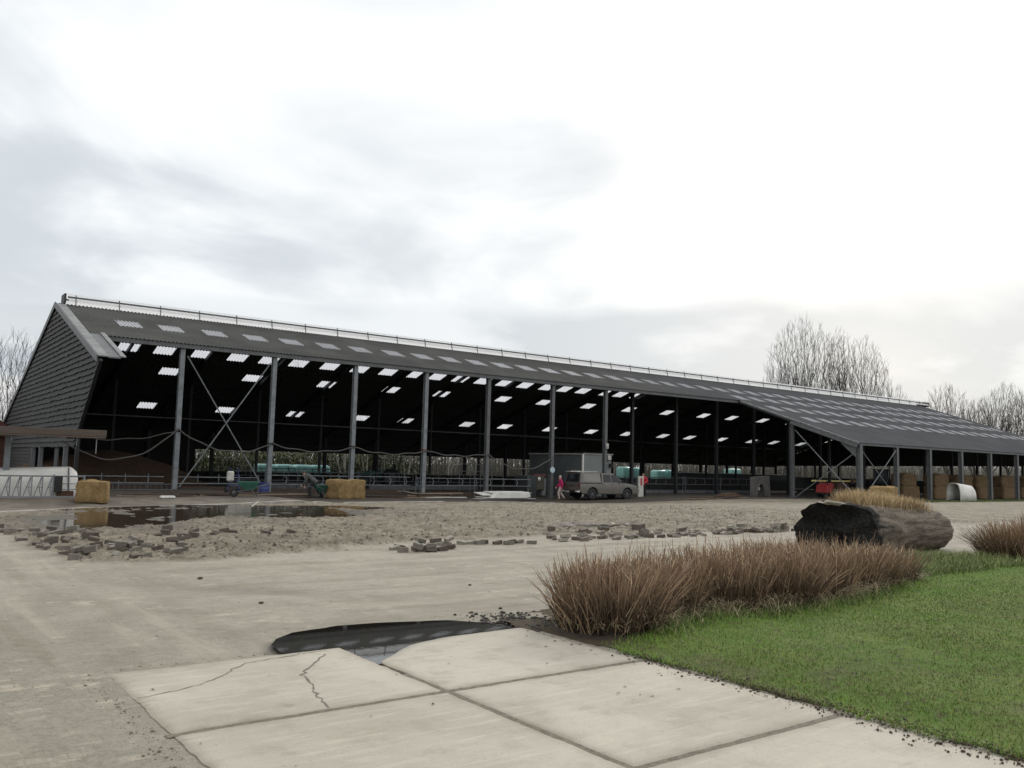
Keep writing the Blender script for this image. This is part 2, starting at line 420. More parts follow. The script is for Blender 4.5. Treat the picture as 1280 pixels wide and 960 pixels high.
def ground_mat():
    t = NT('yard_ground'); v = t.coord('Object')
    a = t.n('ShaderNodeAttribute', attribute_name='zone'); b = t.n('ShaderNodeAttribute', attribute_name='zone_b')
    sa = t.n('ShaderNodeSeparateColor'); t.l(a.outputs['Color'], sa.inputs[0]); pave = a.outputs['Alpha']
    sb = t.n('ShaderNodeSeparateColor'); t.l(b.outputs['Color'], sb.inputs[0])
    mud, apron, wet = sa.outputs; inside, grass, gully = sb.outputs
    nL = t.noise(v, .22, 4, .6); nM = t.noise(v, 1.3, 5, .62); nS = t.noise(v, 7, 6, .7); nF = t.noise(v, 45, 4, .7)
    # sanded clinker paving
    mp = t.n('ShaderNodeMapping'); mp.inputs['Rotation'].default_value = (0, 0, R(2)); t.l(v, mp.inputs[0])
    br = t.n('ShaderNodeTexBrick', offset=.5); t.l(mp.outputs[0], br.inputs['Vector'])
    br.inputs['Scale'].default_value = 1; br.inputs['Brick Width'].default_value = .21; br.inputs['Row Height'].default_value = .105
    br.inputs['Mortar Size'].default_value = .007; br.inputs['Mortar Smooth'].default_value = .3; br.inputs['Bias'].default_value = 0
    br.inputs['Color1'].default_value = (.0,.0,.0,1); br.inputs['Color2'].default_value = (1,1,1,1); br.inputs['Mortar'].default_value = (.3,.3,.3,1)
    sand = t.mix(t.ramp(nM, .3, .72), (.318,.293,.243), (.24,.219,.178))
    sand = t.mix(t.math('MULTIPLY', t.ramp(nL, .42, .68), .7), sand, (.37,.343,.287))
    sand = t.mix(t.math('MULTIPLY', t.ramp(nS, .45, .7), .5), sand, (.19,.17,.135))
    sand = t.mix(t.math('MULTIPLY', t.ramp(nF, .5, .7), .35), sand, (.40,.375,.32))
    gy = t.n('ShaderNodeSeparateXYZ'); t.l(v, gy.inputs[0])
    left = t.math('MULTIPLY', t.ramp(gy.outputs[0], 3.3, .2), t.ramp(gy.outputs[1], 12, 6))
    red = t.math('MULTIPLY', t.ramp(t.noise(v, .55, 3), .45, .7), left)
    sand = t.mix(t.math('MULTIPLY', red, .55), sand, (.235,.19,.15))
    sand = t.mix(t.math('MULTIPLY', left, .5), sand, t.mix(nS, (.14,.128,.102), (.27,.25,.205)))
    nG = t.noise(v, 110, 3, .75); nH = t.noise(v, 18, 5, .75)
    sand = t.mix(t.math('MULTIPLY', t.ramp(nG, .50, .66), .45), sand, (.16,.143,.112))
    sand = t.mix(t.math('MULTIPLY', t.ramp(nG, .48, .34), .40), sand, (.43,.40,.33))
    sand = t.mix(t.math('MULTIPLY', t.ramp(nH, .52, .68), .40), sand, (.17,.152,.12))
    sand = t.mix(t.math('MULTIPLY', t.math('MULTIPLY', left, t.ramp(nH, .40, .62)), .38), sand, (.125,.11,.085))
    bc = t.mix(br.outputs['Color'], (.26,.225,.175), (.45,.41,.33))
    show = t.math('MULTIPLY', t.math('MAXIMUM', t.ramp(t.noise(v, .8, 5, .7), .48, .60), t.math('MULTIPLY', left, .6)), t.math('MULTIPLY', t.ramp(t.noise(v, 5, 3), .4, .6), t.ramp(br.outputs['Color'], .45, .8)))
    gapm = t.math('MULTIPLY', br.outputs['Fac'], t.math('MULTIPLY', t.ramp(nM, .42, .62), t.ramp(t.noise(v, 3.3, 4, .6), .42, .62)))
    pv = t.mix(t.math('MULTIPLY', t.math('MULTIPLY', show, .92), t.ramp(nG, .62, .50)), sand, bc)
    pv = t.mix(t.math('MULTIPLY', gapm, .2), pv, (.15,.135,.105))
    pv = t.mix(t.math('MULTIPLY', gully, .5), pv, (.20,.185,.155))
    # tyre tracks: along the drive and along the left-hand road
    trk = t.noise(t.coord('Object', (.16, 1.9, 1)), 1.0, 4, .6, .25); trk2 = t.noise(t.coord('Object', (1.9, .16, 1)), 1.0, 4, .6, .25)
    lr = t.ramp(gy.outputs[0], 4.2, 2.4); tk = t.math('ADD', t.math('MULTIPLY', trk2, lr), t.math('MULTIPLY', trk, t.math('SUBTRACT', 1.0, lr)))
    pv = t.mix(t.math('MULTIPLY', t.ramp(tk, .50, .68), .42), pv, (.20,.172,.13))
    pv = t.mix(t.math('MULTIPLY', t.ramp(tk, .46, .32), .38), pv, (.42,.378,.30))
    wv = t.n('ShaderNodeTexWave', wave_type='BANDS', bands_direction='DIAGONAL'); wv.inputs['Scale'].default_value = 2.4; wv.inputs['Distortion'].default_value = 2.5; wv.inputs['Detail'].default_value = 2; t.l(v, wv.inputs['Vector'])
    tread = t.math('MULTIPLY', t.math('MULTIPLY', wv.outputs['Fac'], t.ramp(tk, .50, .62)), t.ramp(t.noise(v, .7, 3), .45, .6))
    pv = t.mix(t.math('MULTIPLY', tread, .30), pv, (.15,.13,.10))
    # churned sand and mud
    md = t.mix(t.ramp(nM, .35, .65), (.265,.235,.182), (.155,.134,.10))
    md = t.mix(t.math('MULTIPLY', t.ramp(nS, .42, .72), .65), md, (.085,.07,.05))
    md = t.mix(t.math('MULTIPLY', t.ramp(nF, .55, .75), .45), md, (.33,.30,.24))
    md = t.mix(t.math('MULTIPLY', t.ramp(t.noise(v, .45, 4, .6, .6), .48, .66), .6), md, (.125,.105,.078))
    dm = t.ramp(gy.outputs[1], 17, 21); md = t.mix(t.math('MULTIPLY', dm, .25), md, (.20,.175,.135))
    ap = t.mix(t.ramp(nM, .3, .7), (.19,.17,.14), (.10,.087,.07))
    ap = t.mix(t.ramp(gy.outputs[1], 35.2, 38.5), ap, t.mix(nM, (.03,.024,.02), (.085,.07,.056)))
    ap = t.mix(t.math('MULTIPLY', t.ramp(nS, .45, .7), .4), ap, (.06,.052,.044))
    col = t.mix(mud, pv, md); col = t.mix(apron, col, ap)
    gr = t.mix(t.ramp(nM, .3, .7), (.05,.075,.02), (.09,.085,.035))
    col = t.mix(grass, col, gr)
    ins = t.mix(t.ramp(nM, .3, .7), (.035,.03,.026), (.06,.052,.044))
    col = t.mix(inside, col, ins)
    col = t.mix(t.math('MULTIPLY', wet, .75), col, (.045,.037,.028))
    col = t.mix(t.math('MULTIPLY', t.ramp(nF, .6, .72), .22), col, (.11,.1,.08))
    rough = t.math('SUBTRACT', .92, t.math('MULTIPLY', wet, .45))
    hh = t.math('ADD', t.math('MULTIPLY', nS, .7), t.math('MULTIPLY', nF, .45))
    hh = t.math('SUBTRACT', hh, t.math('MULTIPLY', t.math('MULTIPLY', gapm, pave), .2))
    return t.done(t.pbr(col, rough, 0, t.bump(hh, 1.0, .035), .25))

def slab_mat():
    t = NT('slab_concrete'); v = t.coord('Object')
    nL = t.noise(v, .6, 5, .6, .4); nM = t.noise(v, 2.6, 6, .65); nF = t.noise(v, 60, 4, .7)
    st = t.noise(t.coord('Object', (.7, 6, 1)), 2.2, 5, .7)
    col = t.mix(t.ramp(nL, .3, .7), (.415,.385,.325), (.315,.29,.24))
    col = t.mix(t.math('MULTIPLY', t.ramp(nM, .48, .70), .6), col, (.27,.24,.19))
    col = t.mix(t.math('MULTIPLY', t.ramp(st, .48, .70), .45), col, (.50,.46,.385))
    col = t.mix(t.math('MULTIPLY', t.ramp(nF, .6, .75), .3), col, (.22,.2,.17))
    st2 = t.noise(t.coord('Object', (5, .5, 1)), 1.6, 4, .65, .3)
    col = t.mix(t.math('MULTIPLY', t.ramp(st2, .56, .74), .12), col, (.255,.23,.185))
    nV = t.noise(v, 22, 3, .7); col = t.mix(t.math('MULTIPLY', t.ramp(nV, .64, .72), .55), col, (.17,.15,.115))
    sx = t.n('ShaderNodeSeparateXYZ'); t.l(v, sx.inputs[0])
    low = t.ramp(sx.outputs[2], .011, -.006)      # silt and damp where the slab dips
    col = t.mix(t.math('MULTIPLY', low, .6), col, (.16,.145,.115))
    a = t.n('ShaderNodeAttribute', attribute_name='edge')
    col = t.mix(t.math('MULTIPLY', a.outputs['Fac'], t.math('ADD', t.math('MULTIPLY', nM, 1.1), -.1), True), col, (.165,.142,.105))
    nQ = t.noise(v, 130, 3, .75); col = t.mix(t.math('MULTIPLY', t.ramp(nQ, .54, .68), .35), col, (.2,.18,.145)); col = t.mix(t.math('MULTIPLY', t.ramp(nQ, .46, .32), .3), col, (.52,.49,.42))
    vo = t.n('ShaderNodeTexVoronoi'); vo.inputs['Scale'].default_value = 1.1; t.l(v, vo.inputs['Vector'])
    spot = t.math('MULTIPLY', t.ramp(vo.outputs['Distance'], .07, .02), .5)
    col = t.mix(spot, col, (.2,.18,.15))
    return t.done(t.pbr(col, t.math('SUBTRACT', .88, t.math('MULTIPLY', low, .35)), 0, t.bump(t.math('ADD', t.math('MULTIPLY', nF, .5), nM), .3, .012), .3))

def water_mat(name, col, bump=.05, sc=6):
    t = NT(name); v = t.coord('Object', (1, 1.6, 1)); n = t.noise(v, sc, 3, .5)
    b = t.pbr(col, .015 if bump < .02 else .07, 0, t.bump(n, bump, .02), .5); b.inputs['IOR'].default_value = 1.36
    return t.done(b)

def poly_sheet(name, P, z, m):
    me = bpy.data.meshes.new(name); me.from_pydata([(x, y, z) for x, y in P], [], [tuple(range(len(P)))])
    me.materials.append(m); o = link(bpy.data.objects.new(name, me)); return tag(o, kind='structure')

def grow(P, d):
    c = np.mean(P, 0); return [tuple(c+(np.array(p)-c)*(1+d/np.linalg.norm(np.array(p)-c))) for p in P]

make_terrain()
poly_sheet('puddle_water', grow(FARP, 1.9), FAR_LEVEL, water_mat('muddy_water', (.05,.038,.026), .10, 3))
poly_sheet('puddle_water', grow(MIDP, .5), MID_LEVEL, water_mat('muddy_water_shallow', (.03,.024,.018), .05, 5))
# near puddle: its sheet stops inside the raised edge of the left slab
near_w = poly_sheet('puddle_water', [(3.0,7.215),(3.06,7.62),(3.2,7.86),(3.45,8.08),(4.0,8.3),(4.7,8.22),(5.25,8.0),(5.6,7.65),(5.8,7.36),(5.2,7.18),(4.6,7.05),(4.2,6.88),(3.8,6.58),(3.515,6.45),(3.515,7.215)], NEAR_LEVEL, water_mat('dark_water', (.012,.011,.009), .004, 14))

for v_ in near_w.data.vertices: v_.co.z = NEAR_LEVEL-.0075*(v_.co.x*.597+v_.co.y*.802-8.6)
# concrete slabs (about 1.95 x 1.9 m), each its own plate with broken edges
SM_ = slab_mat()
def slab(x0, x1, y0, y1, ix):
    nx, ny = int((x1-x0)/.03), int((y1-y0)/.03)
    u = np.linspace(0, 1, nx+1); w = np.linspace(0, 1, ny+1)
    Ug, Wg = np.meshgrid(u, w)
    X = x0+(x1-x0)*Ug; Y = y0+(y1-y0)*Wg
    ex = (fbm(X*9, Y*9, 71+ix, 5)-.5)*.04; ey = (fbm(X*9, Y*9, 91+ix, 5)-.5)*.04
    wx = np.maximum(np.exp(-Ug*(x1-x0)/.08), np.exp(-(1-Ug)*(x1-x0)/.08)); wy = np.maximum(np.exp(-Wg*(y1-y0)/.08), np.exp(-(1-Wg)*(y1-y0)/.08))
    X2 = X+ex*wx; Y2 = Y+ey*wy
    Z = slab_h(X2, Y2, ix)
    bd = np.minimum(np.minimum(Ug, 1-Ug)*(x1-x0), np.minimum(Wg, 1-Wg)*(y1-y0))
    Z = Z-.006*np.exp(-bd/.012)
    V = np.stack([X2, Y2, Z], -1).reshape(-1, 3); n1 = nx+1
    i = np.arange(ny)[:, None]; j = np.arange(nx)[None, :]
    F = np.stack([i*n1+j, i*n1+j+1, (i+1)*n1+j+1, (i+1)*n1+j], -1).reshape(-1, 4)
    ring = list(range(nx+1))+[k*n1+nx for k in range(1, ny+1)]+[ny*n1+k for k in range(nx-1, -1, -1)]+[k*n1 for k in range(ny-1, 0, -1)]
    low = V[ring].copy(); low[:, 2] -= .08; b0 = len(V); V = np.vstack([V, low]); m = len(ring)
    S = np.array([(ring[k], b0+k, b0+(k+1) % m, ring[(k+1) % m]) for k in range(m)])
    F = np.vstack([F, S])
    o = np_mesh('concrete_slab', V, F, SM_, smooth=False)
    bdn = bd
    e = np.concatenate([(1.05*np.exp(-(bd/(.03+.07*fbm(X*2, Y*2, 33, 4)))**1.5)).ravel(), np.ones(m)])
    at = o.data.attributes.new('edge', 'FLOAT', 'POINT'); at.data.foreach_set('value', e.astype(np.float32))
    return tag(o, kind='structure')
g = .021
XS = [1.58, 3.53, 5.56]; YS = [-2.2, -.3, 1.62, 3.52, 5.43, 7.2]
k = 0
for a in range(2):
    for b in range(5):
        ix = 1 if (a == 1 and b == 4) else 10+k
        slab(XS[a]+g, XS[a+1]-g, YS[b]+g, YS[b+1]-g, ix); k += 1
for b in range(2):
    slab(XS[2]+g, 7.5, YS[b]+g, YS[b+1]-g, 40+b)

def joint(p, q, w, seed):
    n_ = max(4, int(np.hypot(q[0]-p[0], q[1]-p[1])/.03)); f = np.linspace(0, 1, n_+1); d_ = np.array([q[0]-p[0], q[1]-p[1]]); d_ = d_/np.linalg.norm(d_); nn = np.array([-d_[1], d_[0]])
    C_ = np.array(p)[None]+f[:, None]*(np.array(q)-np.array(p))[None]; rows = []
    for k_, o_ in enumerate((-1, -.5, 0, .5, 1)):
        off = o_*w*(.75+.6*fbm(f*n_*.12, f*0+k_, seed, 4)); P_ = C_+nn[None]*off[:, None]
        rows.append(np.c_[P_, .0135-.0105*(1-abs(o_))-.010*(abs(o_) == 1)+(fbm(f*n_*.3, f*0+k_*3, seed+7, 3)-.5)*.006])
    V_ = np.stack(rows, 1).reshape(-1, 3); F_ = np.array([(i*5+k_, i*5+k_+1, (i+1)*5+k_+1, (i+1)*5+k_) for i in range(n_) for k_ in range(4)])
    tag(np_mesh('joint_dirt', V_, F_, M['jointdirt'], smooth=True), kind='structure')
M['jointdirt'] = pm('joint_dirt_mat', (.20,.18,.14), (.12,.105,.08), 22, .95, bump=.6)
for yj in YS[1:5]: joint((1.56, yj), (5.54 if yj > 1 else 7.4, yj), .034, int(yj*10)+50)
joint((3.53, -2.2), (3.53, 6.05), .030, 5); joint((5.56, -2.2), (5.56, 1.6), .03, 6)
# ragged cracks in the cracked slab
def crack(pts, w, name='slab_crack', seed=1):
    rr = np.random.default_rng(seed); P = []
    for (a, b) in zip(pts[:-1], pts[1:]):
        a = np.array(a); b = np.array(b); n = max(2, int(np.linalg.norm(b-a)/.05))
        for q in range(n): P.append(a+(b-a)*q/n+rr.normal(0, .010, 2))
    P.append(np.array(pts[-1])); P = np.array(P); m = len(P)
    T = np.gradient(P, axis=0); T /= np.linalg.norm(T, axis=1)[:, None]+1e-9; N = np.stack([-T[:, 1], T[:, 0]], 1)
    W = w*(.35+.9*rr.random(m))[:, None]
    V = np.vstack([np.c_[P+N*W, slab_h(P[:, 0], P[:, 1], 99)+.0035], np.c_[P-N*W, slab_h(P[:, 0], P[:, 1], 99)+.0035]])
    F = np.array([(i, i+1, m+i+1, m+i) for i in range(m-1)])
    return tag(np_mesh(name, V, F, M['crackdirt']), kind='structure')
M['crackdirt'] = pm('crack_dirt', (.17,.155,.125), (.11,.1,.08), 20, .95)
crack([(3.28,6.98),(3.02,6.66),(2.83,6.42),(2.78,6.08),(2.66,5.75),(2.62,5.47)], .008, seed=2)
crack([(3.33,7.12),(2.6,6.98),(2.25,6.62),(1.95,6.42),(1.62,6.35)], .0055, seed=3)

# ------------------------------------------------------------------ lawn and planting bed
def lawn_top(x): return np.interp(x, [5.5,6.3,7.2,8.5,10,11.5,13,14.5,16.5,18,40], [6.0,6.15,6.45,6.35,6.4,6.75,7.6,8.6,8.9,8.5,8.0])
def lawn_left(y): return 5.60+(fbm(y*1.7, y*0+3, 5, 5)-.5)*.34
def lawn_z(x, y):
    d = np.minimum(x-5.6, lawn_top(x)+1.2-y)
    return .006+.05*sm(d, 0.05, .9)+(fbm(x*.8, y*.8, 77, 3)-.5)*.05*sm(d, 0, 1)
def lawn_mat():
    t = NT('lawn_soil'); v = t.coord('Object'); n = t.noise(v, .9, 5, .65); n2 = t.noise(v, 9, 5, .7)
    col = t.mix(t.ramp(n, .4, .65), (.075,.125,.024), (.11,.145,.04))
    col = t.mix(t.ramp(n2, .5, .7), col, (.06,.05,.03))
    a = t.n('ShaderNodeAttribute', attribute_name='bare')
    col = t.mix(a.outputs['Fac'], col, t.mix(n2, (.085,.068,.048), (.05,.04,.028)))
    return t.done(t.pbr(col, .95, 0, t.bump(n2, .8, .03), .1))
gx = np.arange(5.35, 22, .06); gy_ = np.arange(-9, 9.6, .06)
X, Y = np.meshgrid(gx, gy_)
LL = lawn_left(Y); keep = (X > LL-.02) & (Y < lawn_top(X)+1.6*sm(-X, -13.2, -12.2)+.15)
X = np.maximum(X, LL)
bare = np.clip(np.maximum(sm(-(X-5.62), -.16, .02), np.maximum(sm(Y-lawn_top(X), -.35, .15), .5*sm(fbm(X*1.2, Y*1.2, 88, 4), .56, .68)*sm(-X, -8.2, -6)*sm(-X, -9.5, -6))), 0, 1)
bare = np.where(X > 12.8, bare*(1-sm(X, 12.8, 13.4)), bare)
Z = lawn_z(X, Y)
ny, nx = X.shape; i = np.arange(ny-1)[:, None]; j = np.arange(nx-1)[None, :]
F = np.stack([i*nx+j, i*nx+j+1, (i+1)*nx+j+1, (i+1)*nx+j], -1).reshape(-1, 4)
kf = keep.reshape(-1)[F].all(1)
lawn = np_mesh('lawn', np.stack([X, Y, Z], -1).reshape(-1, 3), F[kf], lawn_mat(), smooth=True)
at = lawn.data.attributes.new('bare', 'FLOAT', 'POINT'); at.data.foreach_set('value', bare.reshape(-1).astype(np.float32))
tag(lawn, kind='structure')

def blades(P, L, w, lean, rng, name, m, parent=None, seg=2, az=None):
    """one bent tapering ribbon per root point"""
    n = len(P); az = rng.random(n)*2*PI if az is None else az
    d = np.stack([np.cos(az), np.sin(az)], 1); s = np.stack([-d[:, 1], d[:, 0]], 1)
    lean = lean*np.ones(n); L = L*np.ones(n); w = w*np.ones(n); V = []; 
    for k in range(seg+1):
        f = k/seg; h = L*f*np.cos(lean*f*.8); o = L*f*np.sin(lean*(.4+.6*f)); ww = w*(1-.85*f)
        c = np.c_[P[:, 0]+d[:, 0]*o, P[:, 1]+d[:, 1]*o, P[:, 2]+h]
        V.append(np.c_[c[:, 0]+s[:, 0]*ww, c[:, 1]+s[:, 1]*ww, c[:, 2]]); V.append(np.c_[c[:, 0]-s[:, 0]*ww, c[:, 1]-s[:, 1]*ww, c[:, 2]])
    V = np.stack(V, 1).reshape(-1, 3); q = 2*(seg+1); b = np.arange(n)[:, None]*q
    F = np.concatenate([b+np.array([[2*k, 2*k+1, 2*k+3, 2*k+2]]) for k in range(seg)], 0)
    return np_mesh(name, V, F, m, parent)

N = 420000
px = 5.45+(RNG.random(N)**1.7)*13.6; py = -6+RNG.random(N)*15.5
dn = fbm(px*1.2, py*1.2, 88, 4)
lawn_h_scale = 1
ok = (px > lawn_left(py)-.03+RNG.random(N)**2.5*.35) & (py < lawn_top(px)+.0+.25*(RNG.random(N)-.5)) & ((dn < .59) | (RNG.random(N) < .6) | (px > 8)) & (RNG.random(N) < .6+.5*sm(px, 5.6, 6.4))
px, py = px[ok], py[ok]
P = np.c_[px, py, lawn_z(px, py)-.004]
lh = (.014+.024*RNG.random(len(px)))*(.75+.6*fbm(px*.7, py*.7, 90, 3))*(1+.7*sm(-(lawn_top(px)-py), -.5, -.05))
tag(blades(P, lh, .0028+.0012*sm(px, 6, 12), .5+.7*RNG.random(len(px)), RNG, 'lawn_grass', M['lawnblade']), 'short green lawn grass beside the concrete slabs', 'grass', kind='stuff')

# low concrete lip along the front of the apron
xs = np.arange(-6, 33, .2); ye = apron_edge(xs)+(fbm(xs*.5, xs*0, 3, 3)-.5)*.5
za = np.array([float(terrain_h(np.array([x_]), np.array([y_+.45]))[0]) for x_, y_ in zip(xs, ye)]); za = np.convolve(np.pad(za, 4, 'edge'), np.ones(9)/9, 'valid')+.035
za = za-.10*sm(fbm(xs*.35, xs*0+2, 8, 3), .60, .72)
prof = [(-.02, -.30), (0, -.02), (.03, 0), (.30, .0), (.34, -.04), (.36, -.3)]; m = len(prof)
V = np.stack([np.stack([xs+(fbm(xs*3, xs*0+k, 5, 3)-.5)*.05, ye+dy+(fbm(xs*3, xs*0+k*3, 6, 3)-.5)*.06, za+dz], -1) for k, (dy, dz) in enumerate(prof)], 1).reshape(-1, 3)
F = np.array([(i*m+k, (i+1)*m+k, (i+1)*m+k+1, i*m+k+1) for i in range(len(xs)-1) for k in range(m-1)])
tag(np_mesh('concrete_kerb', V, F, pm('pale_kerb', (.33,.31,.27), (.20,.185,.16), 2, .85)), kind='structure')
# coarse grit along the broken left edge of the slabs
rs = np.random.default_rng(24); b = MB()
for k in range(420):
    y = 2.0+5.3*rs.random(); x = 1.56-abs(rs.normal(0, .10))-.02; q = .003+.009*rs.random()**4
    if rs.random() < .12: y = 7.24+abs(rs.normal(0, .04)); x = 1.6+1.3*rs.random()
    b.ball((x, y, float(base_h(x, y))+q*.4), (q*(.8+.6*rs.random()), q, q*.7), 5)
tag(b.build('edge_grit', pm('pale_grit', (.30,.275,.225), (.17,.15,.12), 30, .95, island=.5), None), 'pale grit lying along the broken left edge of the slabs', 'grit', kind='stuff')

# soil and crumbs washed from the lawn over the slab edge
rs = np.random.default_rng(26); b = MB()
for k in range(2600):
    y = -3+8.7*rs.random(); w_ = .03+.10*float(fbm(y*1.4, 3.0, 8, 4))**2*2.2; x = 5.60+(rs.normal(0, w_)); q = .004+.010*rs.random()**2.5
    if x > 5.75: continue
    b.ball((x, y, .012+q*.3+.012*(rs.random() if x > 5.54 else 0)), (q*(.8+.6*rs.random()), q, q*.7), 5)
tag(b.build('edge_soil', pm('edge_soil', (.085,.065,.045), (.05,.04,.028), 30, .95, island=.5), None), 'dark soil crumbs along the edge between lawn and slabs', 'soil', kind='stuff')
n = 5200; y = -4+9.8*rs.random(n); x = 5.56+np.abs(rs.normal(0, .07, n))-.05*(fbm(y*2.3, y*0+1, 9, 4) > .55)
tag(blades(np.c_[x, y, np.full(n, .012)], .03+.05*rs.random(n)**2, .0028, .7+.8*rs.random(n), rs, 'edge_grass', M['lawnblade'], seg=2), 'ragged longer grass along the lawn edge', 'grass', kind='stuff')
# ------------------------------------------------------------------ barn
ZR, VR, SL = 10.07, 7.2, .3327
U0, U1 = -4.91, 88.0
VREAR = 28.6
def roof_z(v): return ZR-SL*np.abs(v-VR)
barn = empty('barn', (BX, BY, 0), 0, 'long open fronted black timber and steel cattle barn with grey corrugated roof', 'barn')
WAVE = .2; SEG = 6
def corr(u): return .026*np.cos(2*PI*u/WAVE)
def snap(u): return round(u/WAVE)*WAVE
# skylight rectangles (u centre, v0, v1)
front_rows, rear_rows = [], []
fc = [-2.03,.24,2.62,4.96,7.27,9.56,11.85,14.13,16.38,18.62,20.85,22.98,25.2,27.4,29.6,31.8,33.95,36.1,38.2,40.3]
fc += [40.3+2.17*k for k in range(1, 22)]
for c in fc: front_rows.append((c, 2.65, 3.95))
for k in range(19): front_rows.append((46.3+2.17*k, .05, 1.35))
for k in range(19): front_rows.append((47.0+2.17*k, -2.9, -1.6))
for k in range(19): front_rows.append((47.6+2.17*k, -5.85, -4.55))
ra = [-2.3,.05,2.3,4.65,6.9,9.24,11.5,13.8,16.2,18.55,20.8,23.0,25.2,27.45,29.7,31.9,34.1,36.3,38.5,40.8,43,45.2]
for c in ra: rear_rows.append((c, 11.3, 12.4))
for c in [-2.4,3.43,9.26,15.1,20.7,25.5,31.8,36.4,41.8,47.15,52.7,58.3,62.8,68.2,73.6,79,84.5]: rear_rows.append((c, 14.4, 15.5))
for c in [-2.3,3.6,9.5,15.28,21.2,25.7,32.2,36.7,42.1,47.75,53.1,58.7,63.1,68.7,74.2,78.6,84.2]: rear_rows.append((c, 20.6, 21.7))
HW = .6
def sky_u(c): a = snap(c-HW); return a, a+1.2

def roof_patch(u0, u1, vs):
    nu = int(round((u1-u0)/(WAVE/SEG))); us = u0+np.arange(nu+1)*(WAVE/SEG); vs = np.asarray(vs)
    Ug, Vg = np.meshgrid(us, vs); Z = roof_z(Vg)+corr(Ug)
    return us, vs, np.stack([Ug, Vg, Z], -1).reshape(-1, 3)

def roof_mesh(name, bands, rects, flip):
    """bands: list of (u0,u1,v0,v1); cells under a skylight are left open"""
    VV, FF, off = [], [], 0
    for (u0, u1, v0, v1) in bands:
        u0, u1 = snap(u0), snap(u1)
        vs = sorted(set([v0, v1]+[round(x, 4) for r in rects for x in r[1:] if v0 < x < v1]))
        us, vs, V = roof_patch(u0, u1, vs); nu = len(us)
        uc = (us[:-1]+us[1:])/2; vc = (vs[:-1]+vs[1:])/2
        op = np.zeros((len(vc), len(uc)), bool)
        for (c, a, b) in rects:
            s0, s1 = sky_u(c)
            op |= ((vc > a) & (vc < b))[:, None] & ((uc > s0) & (uc < s1))[None, :]
        i = np.arange(len(vc))[:, None]; j = np.arange(len(uc))[None, :]
        F = np.stack([i*nu+j, i*nu+j+1, (i+1)*nu+j+1, (i+1)*nu+j], -1)[~op]
        VV.append(V); FF.append(F+off); off += len(V)
    return np_mesh(name, np.vstack(VV), np.vstack(FF), M['roof'], barn, smooth=True)

roof_mesh('front_roof', [(-4.6,-3.9,-4.95,VR), (-3.9,44.8,-.34,VR), (44.8,U1,-11.1,VR)], front_rows, False)
roof_mesh('rear_roof', [(-5.0,U1,VR,VREAR)], rear_rows, False)

def sky_patch(c, a, b):
    s0, s1 = sky_u(c); us, vs, V = roof_patch(s0, s1, [a-.06, b+.06]); V[:, 2] += .004
    nu = len(us); j = np.arange(nu-1); F = np.stack([j, j+1, nu+j+1, nu+j], -1); return V, F
allr = [('r', r) for r in rear_rows]+[('f', r) for r in front_rows]
indiv = [('r', r) for r in rear_rows]+sorted([('f', r) for r in front_rows], key=lambda q: q[1][0])[:100-len(rear_rows)]
rest = [q for q in allr if q not in indiv]
for _, r in indiv:
    V, F = sky_patch(*r); np_mesh('skylight', V, F, M['skylight'], barn, smooth=True)
VV, FF, off = [], [], 0
for _, r in rest:
    V, F = sky_patch(*r); VV.append(V); FF.append(F+off); off += len(V)
o = np_mesh('skylight', np.vstack(VV), np.vstack(FF), M['skylight'], barn, smooth=True); o['kind'] = 'stuff'

# ridge: open vent with translucent windbreak strips, rail and brackets
for sgn in (-1, 1):
    b = MB(); y0 = VR+sgn*.50
    zt = ZR+.25; b.add([(-4.45, VR+sgn*.62, ZR+.05),(89.1, VR+sgn*.62, ZR+.05),(89.1, VR+sgn*.50, zt),(-4.45, VR+sgn*.50, zt)], [(0,1,2,3)])
    b.build('windbreak_sheet', M['vent'], barn)
    b = MB(); b.add([(-4.5, VR+sgn*.54, ZR+.40),(89.2, VR+sgn*.54, ZR+.40),(89.2, VR+sgn*.40, ZR+.52),(-4.5, VR+sgn*.40, ZR+.52)], [(0,1,2,3)])
    b.build('ridge_cap', M['vent'], barn)
    b = MB(); b.bar((-4.5, y0, ZR+.325), (89.2, y0, ZR+.325), .05, .10)
    b.build('ridge_rail', M['steel_mid'], barn)
brp = MB(); brp.bar((0, VR-.72, ZR-.2), (0, VR-.56, ZR+.46), .05, .035)
br0 = brp.build('ridge_bracket', M['steel_mid'], barn, loc=(-4.1, 0, 0)); u = -4.1+2.27
while u < 89:
    c = br0.copy(); COL.objects.link(c); c.location.x = u; u += 2.27
MB().box((-4.62, VR, ZR+.24), (.10, 1.0, .56)).build('ridge_end_plate', M['steel_dark'], barn)
MB().box((88.6, VR, ZR+.18), (1.1, 1.0, .52)).build('ridge_end_box', M['black'], barn)

